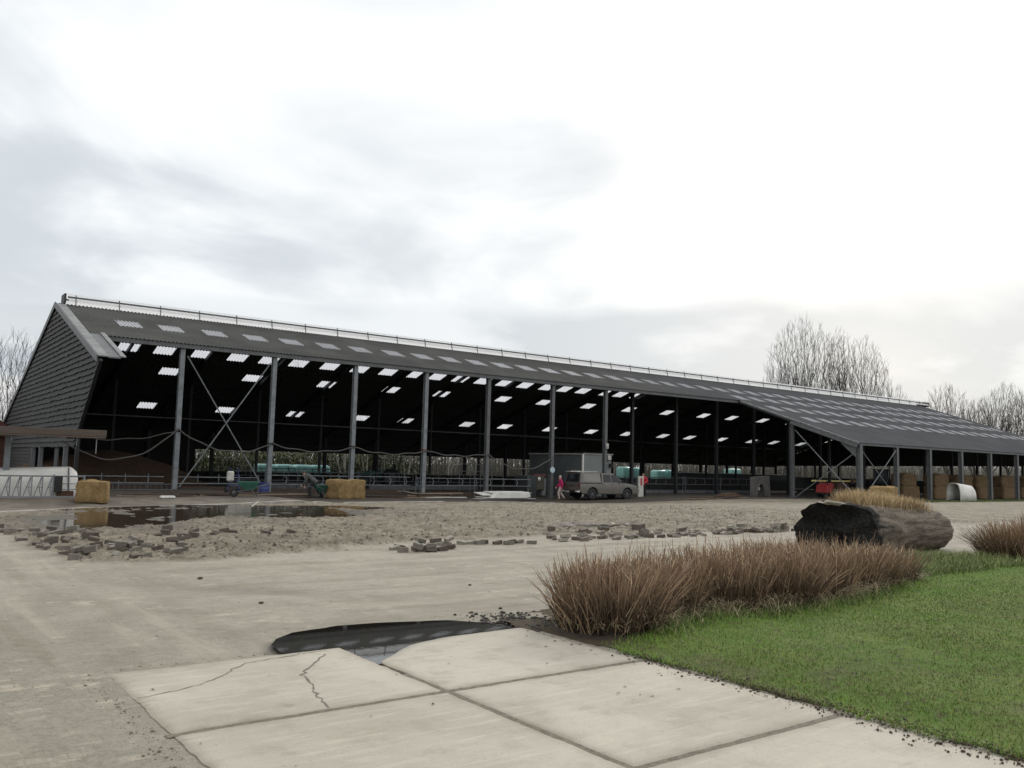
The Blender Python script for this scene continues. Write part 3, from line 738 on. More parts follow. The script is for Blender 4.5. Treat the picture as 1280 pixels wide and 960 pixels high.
# white-grey verge sheets on the near gable
def verge(u0, u1, v0, v1, lift):
    b = MB(); z0, z1 = float(roof_z(v0)), float(roof_z(v1))
    vs = [(u0,v0,z0+lift),(u1,v0,z0+lift),(u1,v1,z1+lift),(u0,v1,z1+lift)]
    vs += [(x, y, z-.06) for x, y, z in vs]
    return b.add(vs, [(0,1,2,3),(7,6,5,4),(0,4,5,1),(1,5,6,2),(2,6,7,3),(3,7,4,0)])
verge(-5.0, -4.58, -5.05, 6.75, .07).build('verge_flashing', M['verge'], barn, bevel=.006)
b = verge(-4.06, -3.84, -5.05, -.2, .10); b.build('verge_flashing', M['verge'], barn, bevel=.006)
verge(-4.58, -4.06, -5.03, -.36, .03).build('verge_infill', M['steel_mid'], barn)
b = MB(); 
for (v0, v1) in ((-5.0, VR), (VR, VREAR)):
    z0, z1 = float(roof_z(v0)), float(roof_z(v1))
    b.add([(-5.06,v0,z0+.06),(-5.06,v1,z1+.06),(-5.06,v1,z1-.26),(-5.06,v0,z0-.26),(-5.01,v0,z0+.06),(-5.01,v1,z1+.06),(-5.01,v1,z1-.26),(-5.01,v0,z0-.26)],
          [(0,1,2,3),(7,6,5,4),(0,4,5,1),(1,5,6,2),(2,6,7,3),(3,7,4,0)])
b.build('barge_board', M['steel_mid'], barn)

# weatherboarded gable: overlapping rough boards
def gable_span(z):
    lo = VR-(ZR-.30-z)/SL if z > 5.8 else np.interp(z, [2.7, 5.8], [-1.2, -5.0])
    if z < 2.7: lo = -1.0
    hi = VR+(ZR-.30-z)/SL
    return lo, min(hi, 26.5)
b = MB(); z = 2.05; rr = random.Random(3)
while z < 9.6:
    h = .30; lo, hi = gable_span(z+.02); lo2, hi2 = gable_span(min(z+h+.02, 9.74))
    if hi-lo > .2:
        cuts = [lo]; 
        while cuts[-1]+4.2 < hi: cuts.append(cuts[-1]+rr.uniform(3.2, 4.6))
        cuts = [c for c in cuts if c < hi-.6]+[hi]
        for a, c in zip(cuts[:-1], cuts[1:]):
            n = max(2, int((c-a)/.35)); vs = []; fs = []
            for k in range(n+1):
                v = a+.006+(c-a-.012)*k/n; wob = rr.uniform(-.032, .032)
                f = (v-lo)/(hi-lo); vt = lo2+(hi2-lo2)*f
                vs += [(U0-.085, v, z+wob-.02), (U0-.008, vt, z+h), (U0-.012, v, z+wob-.02)]
            for k in range(n):
                q = 3*k; fs += [(q, q+3, q+4, q+1), (q+2, q+5, q+3, q)]
            b.add(vs, fs)
    z += .275
b.build('gable_boarding', M['boards'], barn)
# boarding that carries on down to the ground behind the lean-to
b = MB(); z = -.1
while z < 2.05:
    for a, c in ((11.8, 16.2), (16.22, 21.0), (21.02, 26.4)):
        vs = [(U0-.045, a, z-.02), (U0-.045, c, z-.02), (U0-.008, c, z+.235), (U0-.008, a, z+.235), (U0-.012, a, z-.02), (U0-.012, c, z-.02)]
        b.add(vs, [(0,1,2,3),(4,5,1,0)])
    z += .215
b.build('gable_boarding', M['boards'], barn)
b = MB(); b.box((U0+.03, 13, 6), (.04, .04, .04))
lo, hi = -1.0, 26.4
b = MB(); b.add([(U0,-4.9,5.82),(U0,-1.15,2.7),(U0,-1.0,2.03),(U0,26.4,2.03),(U0,26.4,3.5),(U0,VR,ZR-.1)], [(0,1,2,3,4,5)]); b.build('gable_lining', M['timber_dark'], barn)
b = MB(); b.bar((U0+.02,-5.05,5.86), (U0+.02,-1.15,2.62), .16, .14); b.bar((U0+.05,-1.1,2.7), (U0+.05,-1.0,0), .16, .16)
b.build('gable_strut', M['steel_dark'], barn)
for v, w in ((1.5, .22), (9.0, .3), (11.7, .2)): MB().box((U0, v, 1.0), (.2, w, 2.1)).build('gable_post', M['steel_mid'], barn)
b = MB(); b.add([(U1,-10.8,3.1),(U1,-10.8,3.95),(U1,VR,ZR-.1),(U1,VREAR,2.95),(U1,VREAR,2.6)], [(0,1,2,3,4)]); b.build('far_gable_boarding', M['timber_dark'], barn)
MB().box((U1+.3, 9.5, .4), (.2, 36, 1.5)).build('far_end_wall', M['dark_panel'], barn)
b = MB(); b.box((U0+.1, 4.6, 1.05), (.06, 1.0, 2.1)); b.build('door', M['dark_panel'], barn)

# frame: rafters, purlins, eave beams
us = [0, 5, 10, 15, 20, 25, 30, 35, 40, 45, 50, 55, 60, 65, 70, 75, 80, 85]
for u in us:
    vf = -.2 if u < 44 else -11.0
    zf = float(roof_z(vf))-.17
    b = MB(); b.bar((u, vf, zf), (u, VR, ZR-.18), .12, .24); b.bar((u, VREAR-.3, float(roof_z(VREAR-.3))-.17), (u, VR, ZR-.18), .12, .24)
    b.build('rafter', M['steel_dark'], barn)
for v in (1.8, 5.2, 9.3, 10.7, 13.4, 16.9, 18.7, 23.3, 25.6, 27.8): MB().bar((-4.4, v, float(roof_z(v))-.085), (U1-.2, v, float(roof_z(v))-.085), .07, .10).build('purlin', M['timber_dark'], barn)
for v in (-10, -7.8, -6.5, -3.9, -.9): MB().bar((45.0, v, float(roof_z(v))-.085), (U1-.2, v, float(roof_z(v))-.085), .07, .10).build('purlin', M['timber_dark'], barn)
b = MB(); zE = float(roof_z(-.25))
b.bar((-4.0, -.22, zE-.16), (44.9, -.22, zE-.16), .10, .22)
b.build('eave_beam', M['steel_mid'], barn, bevel=.008)
b = MB(); zL = float(roof_z(-11.05))
b.bar((45.0, -11.0, zL-.12), (U1, -11.0, zL-.12), .10, .16)
b.build('eave_beam', M['steel_mid'], barn, bevel=.008)
# edge of the wide roof where it steps forward
b = MB()
for v0, v1, w, dz in ((-11.15, -.5, .05, -.02), (-11.0, -5.4, .10, -.24)):
    z0, z1 = float(roof_z(v0))+dz, float(roof_z(v1))+dz
    b.bar((44.74+.03*(dz < -.1), v0, z0-.04), (44.74+.03*(dz < -.1), v1, z1-.04), w, .16 if dz > -.1 else .24)
b.build('step_barge_board', M['steel_mid'], barn, bevel=.006)
b = MB(); b.bar((-4.5, VREAR-1, 2.7), (U1, VREAR-1, 2.7), .05, .62); b.build('rear_windbreak', M['black'], barn)
MB().box((47.0, 25.9, .1), (78,.1,.95)).build('rear_wall', M['timber_dark'], barn)
MB().box((2.0, 26.2, 1.2), (13.6,.08,3.2)).build('rear_dark_panel', M['timber_dark'], barn)  # panel added to darken the background behind the left bay
b = MB(); b.bar((-4.5, 22.0, 4.62), (U1, 22.0, 4.62), .07, .09); b.bar((-4.3, 13.0, 4.22), (44, 13.0, 4.30), .05, .05); b.build('service_pipe', M['steel_mid'], barn)

# posts
def ipost(u, v, z0, z1, w, name, mat):
    b = MB()
    b.box((0, -w*.5, (z1-z0)/2), (w, .018, z1-z0)); b.box((0, w*.5, (z1-z0)/2), (w, .018, z1-z0)); b.box((0, 0, (z1-z0)/2), (.016, w-.018, z1-z0))
    b.box((0, 0, .02), (w*1.5, w*1.7, .04))
    return b.build(name, mat, barn, loc=(u, v, z0))
def gz(u, v): return float(terrain_h(np.array([BX+u]), np.array([BY+v]))[0])
FP = [0, 5.0, 9.98, 14.86, 19.63, 25.1, 30.1]
for k, u in enumerate(FP): ipost(u, 0, gz(u, 0)-.05, 7.5, .24, 'post', M['galv' if k < 4 else 'steel_mid'])
for u in (35, 40, 45, 50, 55, 60): ipost(u, 2.2, gz(u, 2.2)-.05, float(roof_z(2.2))-.2, .22, 'inner_post', M['steel_dark'])
ipost(45, -5.3, gz(45, -5.3)-.05, 5.62, .26, 'post', M['steel_mid'])
for u in (45, 50.0, 54.9, 60.0, 65.1, 70.2, 75.3, 80.4, 85.5): ipost(u, -11, gz(u, -11)-.05, 3.82, .28 if u > 46 else .34, 'post', M['steel_mid'])
for u in range(50, 88, 5): ipost(u, -5.3, -.35, 5.7, .18, 'inner_post', M['steel_dark'])
for u in range(0, 90, 5): ipost(u, 25.6, -.35, 3.8, .24, 'rear_post', M['steel_dark'])
for u in range(0, 90, 5): ipost(u+.4, 16.5, -.35, 6.8, .16, 'inner_post', M['steel_dark'])
# knee at the corner post
MB().prism([(0,0),(0,-.75),(1.3,.36),(1.25,.5)], -.07, .07).build('knee_bracket', M['steel_mid'], barn, loc=(45, -10.85, 3.6)).rotation_euler = (0, 0, PI/2)

# crossed wind braces
def brace(a, c, r=.035, mat='galv'):
    b = MB(); b.tube([a, c], r, 6); return b.build('brace', M[mat], barn, smooth=True)
brace((-.0+.25, .03, gz(0, 0)+.12), (4.8, .03, 7.0)); brace((4.85, -.06, gz(5, 0)+.1), (.25, -.06, 6.95))
brace((45, -5.6, 5.0), (45, -10.8, -.05)); brace((45.08, -10.8, 3.4), (45.08, -5.6, -.15))
brace((45.3, -11, 3.45), (49.9, -11, .0)); brace((49.8, -11.08, 3.55), (45.4, -11.08, .02))

# little fittings on the posts
b = MB(); b.lathe([(0,0),(.2,.0),(.21,.012),(.2,.024),(0,.024)], axis='Y', n=20)
o = b.build('round_sign', pm('sign_face', (.45,.55,.6), (.4,.5,.55), 3, .5), barn, loc=(25.1, -.17, 1.45))
b = MB(); b.box((0,0,0), (.2,.16,.38)); b.box((0,-.1,-.04), (.12,.06,.2)); b.build('control_box', M['offwhite'], barn, bevel=.02, loc=(30.1, -.24, 3.25))
for u, z in ((9.98, 2.55), (14.86, 2.5), (0, 3.0), (5.0, 2.52)):
    MB().box((0,0,0), (.31,.31,.09)).build('strap', M['rust' if u == 14.86 else 'black'], barn, loc=(u, 0, z))

# ------------------------------------------------------------------ sagging hoses tied between the posts
def hose(P, sag, label, r=.035):
    P = [Vector(p) for p in P]; pts = []
    for a, c, s in zip(P[:-1], P[1:], sag):
        for k in range(16):
            f = k/16; p = a.lerp(c, f); p.z -= s*4*f*(1-f)+.04*math.sin(f*19+a.x); pts.append(p)
    pts.append(P[-1]); o0 = P[0]
    b = MB(); b.tube([p-o0 for p in pts], r, 6)
    o = b.build('hose', M['rope'], None, smooth=True, loc=(BX+o0.x, BY+o0.y, o0.z))
    return tag(o, label, 'hose', 'hoses slung between the barn posts')
hose([(-5.4,-.25,2.35),(0,-.24,3.15)], [1.25], 'thick grey hose drooping lowest, between the lean-to roof and the first barn post')
hose([(-5.4,-.1,2.62),(0,-.2,3.02)], [.35], 'thin grey hose hanging almost level, from lean-to roof to first barn post', .022)
hose([(0,-.2,3.1),(5,-.2,2.5)], [.75], 'grey hose sagging through the crossed brace of the first bay')
hose([(5,-.2,2.55),(9.98,-.2,2.5)], [.35], 'grey hose sagging above the bent over man, second bay of the barn')
hose([(9.98,-.2,2.5),(14.86,-.2,2.45)], [.3], 'grey hose sagging above the straw bale between third and fourth posts')
hose([(14.86,-.2,2.45),(19.63,-.2,2.4)], [.22], 'grey hose sagging above the plank stack and white sheets')
hose([(19.63,-.2,2.4),(25.1,-.2,2.3)], [.9], 'grey hose sagging left of the woman in pink')

# ------------------------------------------------------------------ lean-to
lt = empty('lean_to', (BX-9.6, BY-8, 0), 0, 'low flat brown edged lean-to roof on a post at the barn gable', 'lean-to')
b = MB(); b.box((-.8, 2.6, 2.52), (10.0, 8.2, .10)); b.build('roof', M['timber_dark'], lt)
b = MB(); b.box((-.8, -1.5, 2.50), (10.0, .06, .26)); b.box((4.22, 2.6, 2.50), (.06, 8.2, .26)); b.box((-.8, -1.55, 2.33), (10.0, .12, .06))
b.build('fascia', pm('brown_fascia', (.10,.075,.06), (.07,.052,.042), 3, .7, stretch=(.5,6,6)), lt, bevel=.01)
for x in (1.0, -5.0): MB().box((0, 0, 1.2), (.2, .2, 2.5)).build('post', M['galv'], lt, bevel=.01, loc=(x, -.6, 0))
b = MB(); b.bar((3.2,-1.5,2.35),(3.2,-1.5,2.0), .025, .025); b.bar((1.0,-1.5,2.35),(1.0,-1.5,2.1), .025, .025); b.bar((3.9,-1.5,2.35),(3.9,-1.5,1.7), .03, .03); b.build('drip_pipe', M['galv'], lt)
# ------------------------------------------------------------------ things in and in front of the barn
def H(x, y): return float(terrain_h(np.array([float(x)]), np.array([float(y)]))[0])
def B(u, v): return BX+u, BY+v

# ---- feed barrier rails along the front of the cattle area
def rail_section(u0, u1, v, z1, z2, loops, label, zb):
    t = empty('feed_barrier', (BX+u0, BY+v, zb), 0, label, 'feed barrier', 'tubular feed barriers along the barn front')
    L = u1-u0
    for z in (z1, z2): MB().tube([(0,0,z-zb),(L,0,z-zb)], .027, 8).build('rail', M['galv'], t, smooth=True)
    n = int(L/1.12)
    for k in range(n+1):
        x = min(L, k*1.12+.05)
        if k % 4 == 0: MB().tube([(x,.04,0),(x,.04,z1-zb+.14)], .04, 8).build('post', M['steel_mid'], t, smooth=True)
        if loops:
            b = MB(); pts = [(x+.0,-.03,z1-zb+.01)]+[(x+.13*math.sin(PI*q/8), -.03, z1-zb-(z1-z2)*q/8) for q in range(1, 8)]+[(x,-.03,z2-zb)]
            b.tube(pts, .025, 6); b.build('loop', M['galv'], t, smooth=True)
        else:
            MB().tube([(x,-.03,z2-zb),(x,-.03,z1-zb+.16)], .022, 6).build('stanchion', M['galv'], t, smooth=True)
    MB().box((L/2, .12, .15), (L, .14, .34)).build('kerb', M['wood_dark'], t)
    return t
rail_section(-5.6, -.3, .9, .62, .30, False, 'tubular feed barrier left of the first barn post, below the lowest hose', -.15)
rail_section(.3, 4.8, 1.0, .62, .28, False, 'tubular feed barrier behind the crossed brace and green wheelbarrow', -.2)
rail_section(5.2, 14.6, 1.1, .78, .27, True, 'tubular feed barrier with curved loops behind the bent over man and straw bale', -.3)
rail_section(15.0, 24.2, 1.1, .74, .28, True, 'tubular feed barrier with curved loops behind the planks and white sheets', -.45)
# lower gate that closes the foot of the first section
t = empty('yard_hurdle', (BX-5.5, BY-1.4, -.02), 0, 'low dark mesh hurdle standing right of the small straw bale', 'hurdle')
b = MB()
for z in (.05, .32): b.tube([(0,0,z),(5.0,0,z)], .02, 6)
for x in np.arange(0, 5.01, .25): b.tube([(x,0,.05),(x,0,.32)], .012, 5)
b.build('bars', M['steel_mid'], t, smooth=True)
for x in (0, 2.5, 5): MB().tube([(x,0,-.1),(x,0,.5)], .03, 6).build('post', M['steel_mid'], t, smooth=True)

src = [o for o in bpy.data.objects if o.name.startswith('feed_barrier') and o.parent is None]
for k, (u, v, j, lb) in enumerate([(6.0, 9.0, 2, 'dim tubular cubicle row deep in the barn behind the bent over man'),(16.0, 9.2, 2, 'dim tubular cubicle row deep in the barn behind the planks'),(33.0, 3.2, 3, 'dim tubular barrier behind the person in red'),(42.5, 3.4, 3, 'dim tubular barrier between the dark middle posts'),(8.0, 15.5, 3, 'faint tubular cubicle row farthest inside, before the teal bales')]):
    c = copy_tree(src[j]); c.location = (BX+u, BY+v, -.35); c.scale = (1, 1, 1.15); c['label'] = lb; c['group'] = 'dim cubicle rows inside the barn'
    for ch in children(c):
        me = ch.data.copy(); me.materials.clear(); me.materials.append(M['steel_mid']); ch.data = me
# ---- left: feed fence with slanted yokes on a plinth, white hutch behind
MB().box((0,0,0), (3.5,.55,.42)).build('feed_kerb', M['concrete'], None, bevel=.03, loc=(5.2, 37.15, -.20))['kind'] = 'structure'
t = empty('feed_fence', (3.35, 37.1, .01), 0, 'pale tubular feed fence with slanted head yokes in front of the white hutch', 'feed fence')
for z in (.02, .80): MB().tube([(0,0,z),(3.62,0,z)], .028, 8).build('rail', M['galv'], t, smooth=True)
for k in range(8):
    x = .02+k*.36
    if k < 7:
        b = MB(); b.tube([(x,0,.02),(x,0,.80)], .022, 6)
        b.tube([(x+.10,0,.04),(x+.31,0,.76)], .018, 6); b.tube([(x+.33,0,.76),(x+.26,0,.36),(x+.33,0,.04)], .015, 6); b.tube([(x+.2,0,.38),(x+.34,0,.38)], .014, 6)
        b.build('yoke', M['galv'], t, smooth=True)
for x in (0, 2.56, 3.62): MB().tube([(x,.02,-.2),(x,.02,.86)], .036, 8).build('post', M['galv'], t, smooth=True)
b = MB(); b.box((2.72,-.02,.5), (.28,.05,.62)); b.build('yoke_plate', M['black'], t, bevel=.01)
b = MB()
for z in (.3, .52): b.tube([(2.86,0,z),(3.62,0,z)], .018, 6)
b.build('gate_bar', M['galv'], t, smooth=True)

def hutch_shell(L, W, Hh, open_end, thick=.03, taper=.9, n=14):
    """rounded moulded shelter along x, opening toward +x end when open_end"""
    b = MB(); secs = []
    xs = [0, .06*L, .5*L, .94*L, L] if not open_end else [0, .08*L, .5*L, L]
    for q, x in enumerate(xs):
        f = x/L; sc = (taper+(1-taper)*f)
        if q == 0: sc *= .86
        if not open_end and q == len(xs)-1: sc *= .88
        ring = []
        for j in range(n+1):
            a = PI*j/n; cx_, cz = math.cos(a), math.sin(a)
            p = .45
            ring.append((x, math.copysign(abs(cx_)**p, cx_)*W/2*(1-.16*cz**2)*(.94+.06*sc), cz**.55*Hh*sc))
        secs.append(ring)
    vs = [p for r in secs for p in r]; fs = []; m = n+1
    for i in range(len(secs)-1):
        for j in range(n): fs.append((i*m+j, i*m+j+1, (i+1)*m+j+1, (i+1)*m+j))
    fs.append(tuple(range(m)))
    if not open_end: fs.append(tuple((len(secs)-1)*m+j for j in range(m-1, -1, -1)))
    b.add(vs, fs); return b
t = empty('calf_hutch', (3.75, 38.25, -.24), 0, 'big white rounded calf hutch behind the slanted feed fence', 'calf hutch')
b = hutch_shell(3.05, 1.9, 1.42, False, taper=.93); b.build('shell', M['white'], t, smooth=True)
MB().tube([(2.75,-.95,.0),(2.7,-.93,1.0),(2.72,-.7,1.36)], .035, 6).build('band', M['steel_mid'], t, smooth=True)
MB().box((2.6,-.98,.32), (.6,.05,.34)).build('hatch', M['rust'], t, bevel=.01)

# ---- straw bales
def bale(loc, size, rz, mat, label, seed, group=None, jag=.05, cat='straw bale', name='straw_bale', sag=.12):
    x, y, z = size; n = 12; rs = np.random.default_rng(seed)
    bm = bmesh.new(); bmesh.ops.create_cube(bm, size=1)
    bmesh.ops.bevel(bm, geom=bm.edges[:], offset=.10, segments=2, affect='EDGES', profile=.6)
    bmesh.ops.subdivide_edges(bm, edges=bm.edges[:], cuts=5, use_grid_fill=True)
    bmesh.ops.triangulate(bm, faces=[f for f in bm.faces if len(f.verts) > 4])
    co = np.array([v.co[:] for v in bm.verts])
    from mathutils import noise as mn
    for v in bm.verts:
        p = v.co.copy(); q = Vector((p.x*x, p.y*y, (p.z+.5)*z))
        nrm = Vector((p.x, p.y, p.z)).normalized()
        a = mn.noise(q*1.7+Vector((seed*3.1, 0, 0)))*jag*1.6+mn.noise(q*6+Vector((0, seed*2.3, 0)))*jag*.8+mn.noise(q*19)*jag*.5
        q += nrm*a; q.z -= sag*z*max(0, p.z)*abs(p.x)*1.1
        q.z = max(q.z, 0); v.co = q
    me = bpy.data.meshes.new(name); bm.to_mesh(me); bm.free(); me.materials.append(M[mat])
    me.polygons.foreach_set('use_smooth', [True]*len(me.polygons))
    o = link(bpy.data.objects.new(name, me)); o.location = loc; o.rotation_euler = (0, 0, rz)
    # loose straws sticking out of the bale
    m = 420; th = rs.random(m)
    P = np.stack([(rs.random(m)-.5)*x*1.0, (rs.random(m)-.5)*y*1.0, rs.random(m)*z], 1)
    face = rs.integers(0, 3, m); sg = rs.choice([-1, 1], m)
    P[face == 0, 0] = (sg*x/2)[face == 0]; P[face == 1, 1] = (sg*y/2)[face == 1]; P[face == 2, 2] = z*.96
    blades(P*np.array([.97,.97,.95]), .05+.12*rs.random(m), .006, .6+1.2*rs.random(m), rs, 'loose_straw', M[mat], o, seg=1)
    return tag(o, label, cat, group)
bale((20.1, 41.2, H(20.1,41.2)-.02), (1.75,1.25,1.02), R(12), 'straw', 'golden square straw bale in front of the third barn post beside the bent over man', 3)
bale((7.05, 35.75, H(7.05,35.75)-.02), (1.05,.9,.82), R(-18), 'straw', 'small brownish straw bale at the right end of the slanted feed fence', 5, jag=.07)
bale((56.3, 32.5, H(56.3,32.5)-.05), (2.3,1.5,1.15), R(20), 'straw', 'golden straw bale between the two braced right hand posts, behind the log grass', 8, jag=.06, sag=.2)
HB = [(57.4,-7.6,2.5,'at the left end of the hay stack, right of the dark tractor'),(62.0,-7.9,2.3,'second from the left, behind the white dome hutch stack gap'),(66.6,-7.7,2.4,'behind the white arched calf hutch'),(70.6,-7.6,2.6,'right of the white arched calf hutch'),(74.6,-7.9,2.5,'second from the right frame edge'),(79.2,-7.7,2.5,'nearest the right edge of the photo')]
for k, (u, v, L, wh) in enumerate(HB):
    z0 = H(*B(u, v))
    wh2 = ['first from the left','second from the left','third from the left','fourth from the left','fifth from the left','sixth from the left'][k]
    bale((BX+u, BY+v, z0-.02), (L,1.2,1.12), R(random.uniform(-7,7)), 'hay', 'brown hay bale in the bottom row under the wide roof, %s' % wh2, 20+k, 'brown hay bales stacked under the wide roof', .07, 'hay bale', 'hay_bale', .05)
    bale((BX+u+random.uniform(-.15,.15), BY+v+.05, z0+1.05), (L*.95,1.15,1.08), R(random.uniform(-9,9)), 'hay', 'brown hay bale in the top row under the wide roof, %s' % wh2, 40+k, 'brown hay bales stacked under the wide roof', .09, 'hay bale', 'hay_bale', .14)

# ---- right: open white calf hutch
t = empty('calf_hutch', (70.6, 33.6, H(70.6,33.6)), R(128), 'white arched calf hutch with its dark opening toward the yard, before the hay', 'calf hutch')
t.rotation_euler = (0, 0, R(166))
b = hutch_shell(1.7, 1.35, 1.42, True, taper=.86); o = b.build('shell', M['white'], t, smooth=True)
o.modifiers.new('thick', 'SOLIDIFY').thickness = .035
MB().box((.8,0,.02), (1.5,1.2,.05)).build('floor', M['timber_dark'], t)
b = MB(); b.tube([(1.7,-.64,.02),(1.7,-.62,.7),(1.7,-.5,1.2),(1.7,-.25,1.38),(1.7,.25,1.38),(1.7,.5,1.2),(1.7,.62,.7),(1.7,.64,.02)], .035, 6); b.build('rim', M['offwhite'], t, smooth=True)

# ---- dark heap of rotted straw inside the barn
def heap(c, rx, ry, hz, name, mat, label, cat, seed):
    n = 48; m = 14; vs = []; fs = []
    for i in range(m+1):
        f = i/m
        for j in range(n):
            a = 2*PI*j/n; rr_ = f*(1+.18*math.sin(3*a+seed)+.08*math.sin(7*a))
            x, y = rx*rr_*math.cos(a), ry*rr_*math.sin(a)
            z = hz*(1-f**1.8)*(1+.25*math.sin(2*a+seed)*f)+.22*(float(fbm(x*1.3+9, y*1.3, seed, 4))-.5)*(1-f**4)
            vs.append((x, y, max(z, -.02) if i < m else -.1))
    for i in range(m):
        for j in range(n): fs.append((i*n+j, (i+1)*n+j, (i+1)*n+(j+1) % n, i*n+(j+1) % n))
    o = MB().add(vs, fs).build(name, M[mat], None, smooth=True, loc=c); return tag(o, label, cat)
heap((*B(-1.0, 13.0), -.3), 6.2, 4.5, 2.25, 'straw_heap', 'manure', 'dark brown heap of rotted straw inside the barn behind the left feed barrier', 'straw heap', 4)

# ---- teal wrapped bales at the back
def wrapped(u, v, size, rz, label, z=None, group='teal wrapped bales at the back of the barn'):
    bm = bmesh.new(); bmesh.ops.create_cube(bm, size=1)
    bmesh.ops.scale(bm, vec=size, verts=bm.verts)
    bmesh.ops.bevel(bm, geom=bm.edges[:], offset=min(size)*.2, segments=4, affect='EDGES', profile=.5)
    for q in bm.verts: q.co += Vector((math.sin(q.co.z*9+u), math.cos(q.co.x*8), math.sin(q.co.y*7+v)))*.02
    me = bpy.data.meshes.new('wrapped_bale'); bm.to_mesh(me); bm.free(); me.materials.append(M['teal'])
    me.polygons.foreach_set('use_smooth', [True]*len(me.polygons))
    o = link(bpy.data.objects.new('wrapped_bale', me)); z = -.35 if z is None else z
    o.location = (BX+u, BY+v, z+size[2]/2); o.rotation_euler = (0, 0, rz); tag(o, label, 'wrapped bale', group)
    return o
for k, u in enumerate((16.6, 18.4, 20.2, 22.0)):
    wrapped(u, 31, (1.72,1.3,1.6), R(random.uniform(-3,3)), 'teal plastic wrapped bale seen past the second barn post, %s from the left of four' % ['first','second','third','fourth'][k])
for k, (u, v, zt) in enumerate(((62.2, 31, 1.9), (64.1, 31.1, 1.85), (68.2, 31, 1.6), (70.1, 31, 1.66))):
    wrapped(u, v, (1.6,1.4,zt+.35), R(random.uniform(-3,3)), ['pale teal wrapped bale above the pickup bonnet, left of its pair','pale teal wrapped bale above the pickup bonnet, right of its pair','pale teal wrapped bale right of the person in red, left of its pair','pale teal wrapped bale right of the person in red, right of its pair'][k])
wrapped(83.4, 31.5, (2.4,1.3,2.4), 0, 'pale teal wrapped bale above the white topped wall, rightmost of all')

# low dark feed wall and white topped wall behind it
t = empty('feed_wall', (*B(36, 6.2), -.35), 0, 'long low black boarded feed wall right of the person in red', 'feed wall')
b = MB()
for k in range(6): b.box((4.0+4.05*k-1.0, 0, .62), (4.0,.1,1.25))
b.build('boards', pm('black_boards', (.022,.022,.023), (.012,.012,.013), 2, .8, stretch=(1,5,5)), t)
for k in range(7): MB().box((1.0+4.05*k, -.08, .68), (.14,.14,1.4)).build('post', M['steel_dark'], t)
b = MB(); b.box((12, -1.6, .15), (23, .35, .3)); b.build('kerb', M['concrete'], t, bevel=.03)
t = empty('silage_wall', (*B(66, 24.5), -.35), 0, 'low wall with a thin white top edge at the back of the barn', 'wall')
MB().box((9, 0, .85), (22,.2,1.7)).build('panel', M['dark_panel'], t); MB().box((9, -.03, 1.75), (22,.3,.09)).build('capping', M['white'], t)

# ---- grey cabin inside the barn
t = empty('site_cabin', (*B(28.8, .95), -.5), 0, 'flat roofed grey cabin with dark left side behind the pickup truck', 'cabin')
MB().box((1.5, 3.2, 1.62), (2.9, 6.2, 3.14)).build('body', pm('cabin_side', (.13,.145,.145), (.10,.112,.113), .8, .6), t)
MB().bar((-.0, .1, 3.15), (-.0, 6.3, 3.15), .08, .08).build('white_trim', M['offwhite'], t)
MB().box((1.5, .07, 1.62), (2.72, .06, 2.98)).build('front_panel', M['grey_panel'], t)
b = MB(); b.box((.06,.02,1.62), (.12,.10,3.2)); b.box((1.5,.02,3.2), (3.0,.10,.09)); b.build('white_trim', M['white'], t)
MB().box((1.5, 3.2, 3.24), (3.1, 6.5, .08)).build('roof', M['steel_dark'], t)
MB().box((.02, 2.6, 1.0), (.06, 1.2, 2.0)).build('door', M['steel_mid'], t)
f = empty('floodlight', (*B(31.2, .74), 2.42), 0, 'small square floodlight on the grey cabin front', 'floodlight')
MB().box((0,0,0), (.46,.14,.46), None).build('housing', M['black'], f, bevel=.02); MB().box((0,-.085,.02), (.34,.02,.34)).build('lens', M['offwhite'], f)
MB().box((.3,.05,-.55), (.22,.2,.3)).build('bracket', M['black'], f)

# ---- clutter left of the cabin
t = empty('pen_gate', (*B(23.2, 4.2), -.5), R(8), 'tall dark tubular pen gate left of the woman in pink', 'gate')
for z in (.2, .7, 1.2, 1.7, 2.2): MB().tube([(-3.2,0,z),(1.0,0,z)], .022, 6).build('rail', M['steel_mid'], t, smooth=True)
for x in (-3.2, -2.2, -1.2, -.1, 1.0): MB().tube([(x,0,0),(x,0,2.3)], .028, 6).build('upright', M['steel_mid'], t, smooth=True)
t = empty('cattle_crush', (*B(24.6, 2.2), -.5), R(5), 'dark boarded cattle crush with a maroon top bar left of the woman in pink', 'cattle crush')
MB().box((0,0,.75), (.9,1.3,1.5)).build('side_panel', M['dark_panel'], t, bevel=.02)
MB().box((.9,-.35,1.0), (.85,.5,1.0)).build('mesh_panel', pm('olive_mesh', (.10,.09,.06), (.05,.05,.04), 9, .9), t, bevel=.05)
MB().box((.95,-.4,1.58), (1.2,.10,.10)).build('top_bar', pm('maroon_paint', (.16,.035,.04), (.1,.03,.03), 5, .6), t)
MB().ball((.75,-.62,1.28), (.13,.08,.15), 8).build('feed_cap', M['white'], t, smooth=True)
MB().box((1.35,-.3,.7), (.35,.4,1.2)).build('panel', M['grey_panel'], t, bevel=.03)

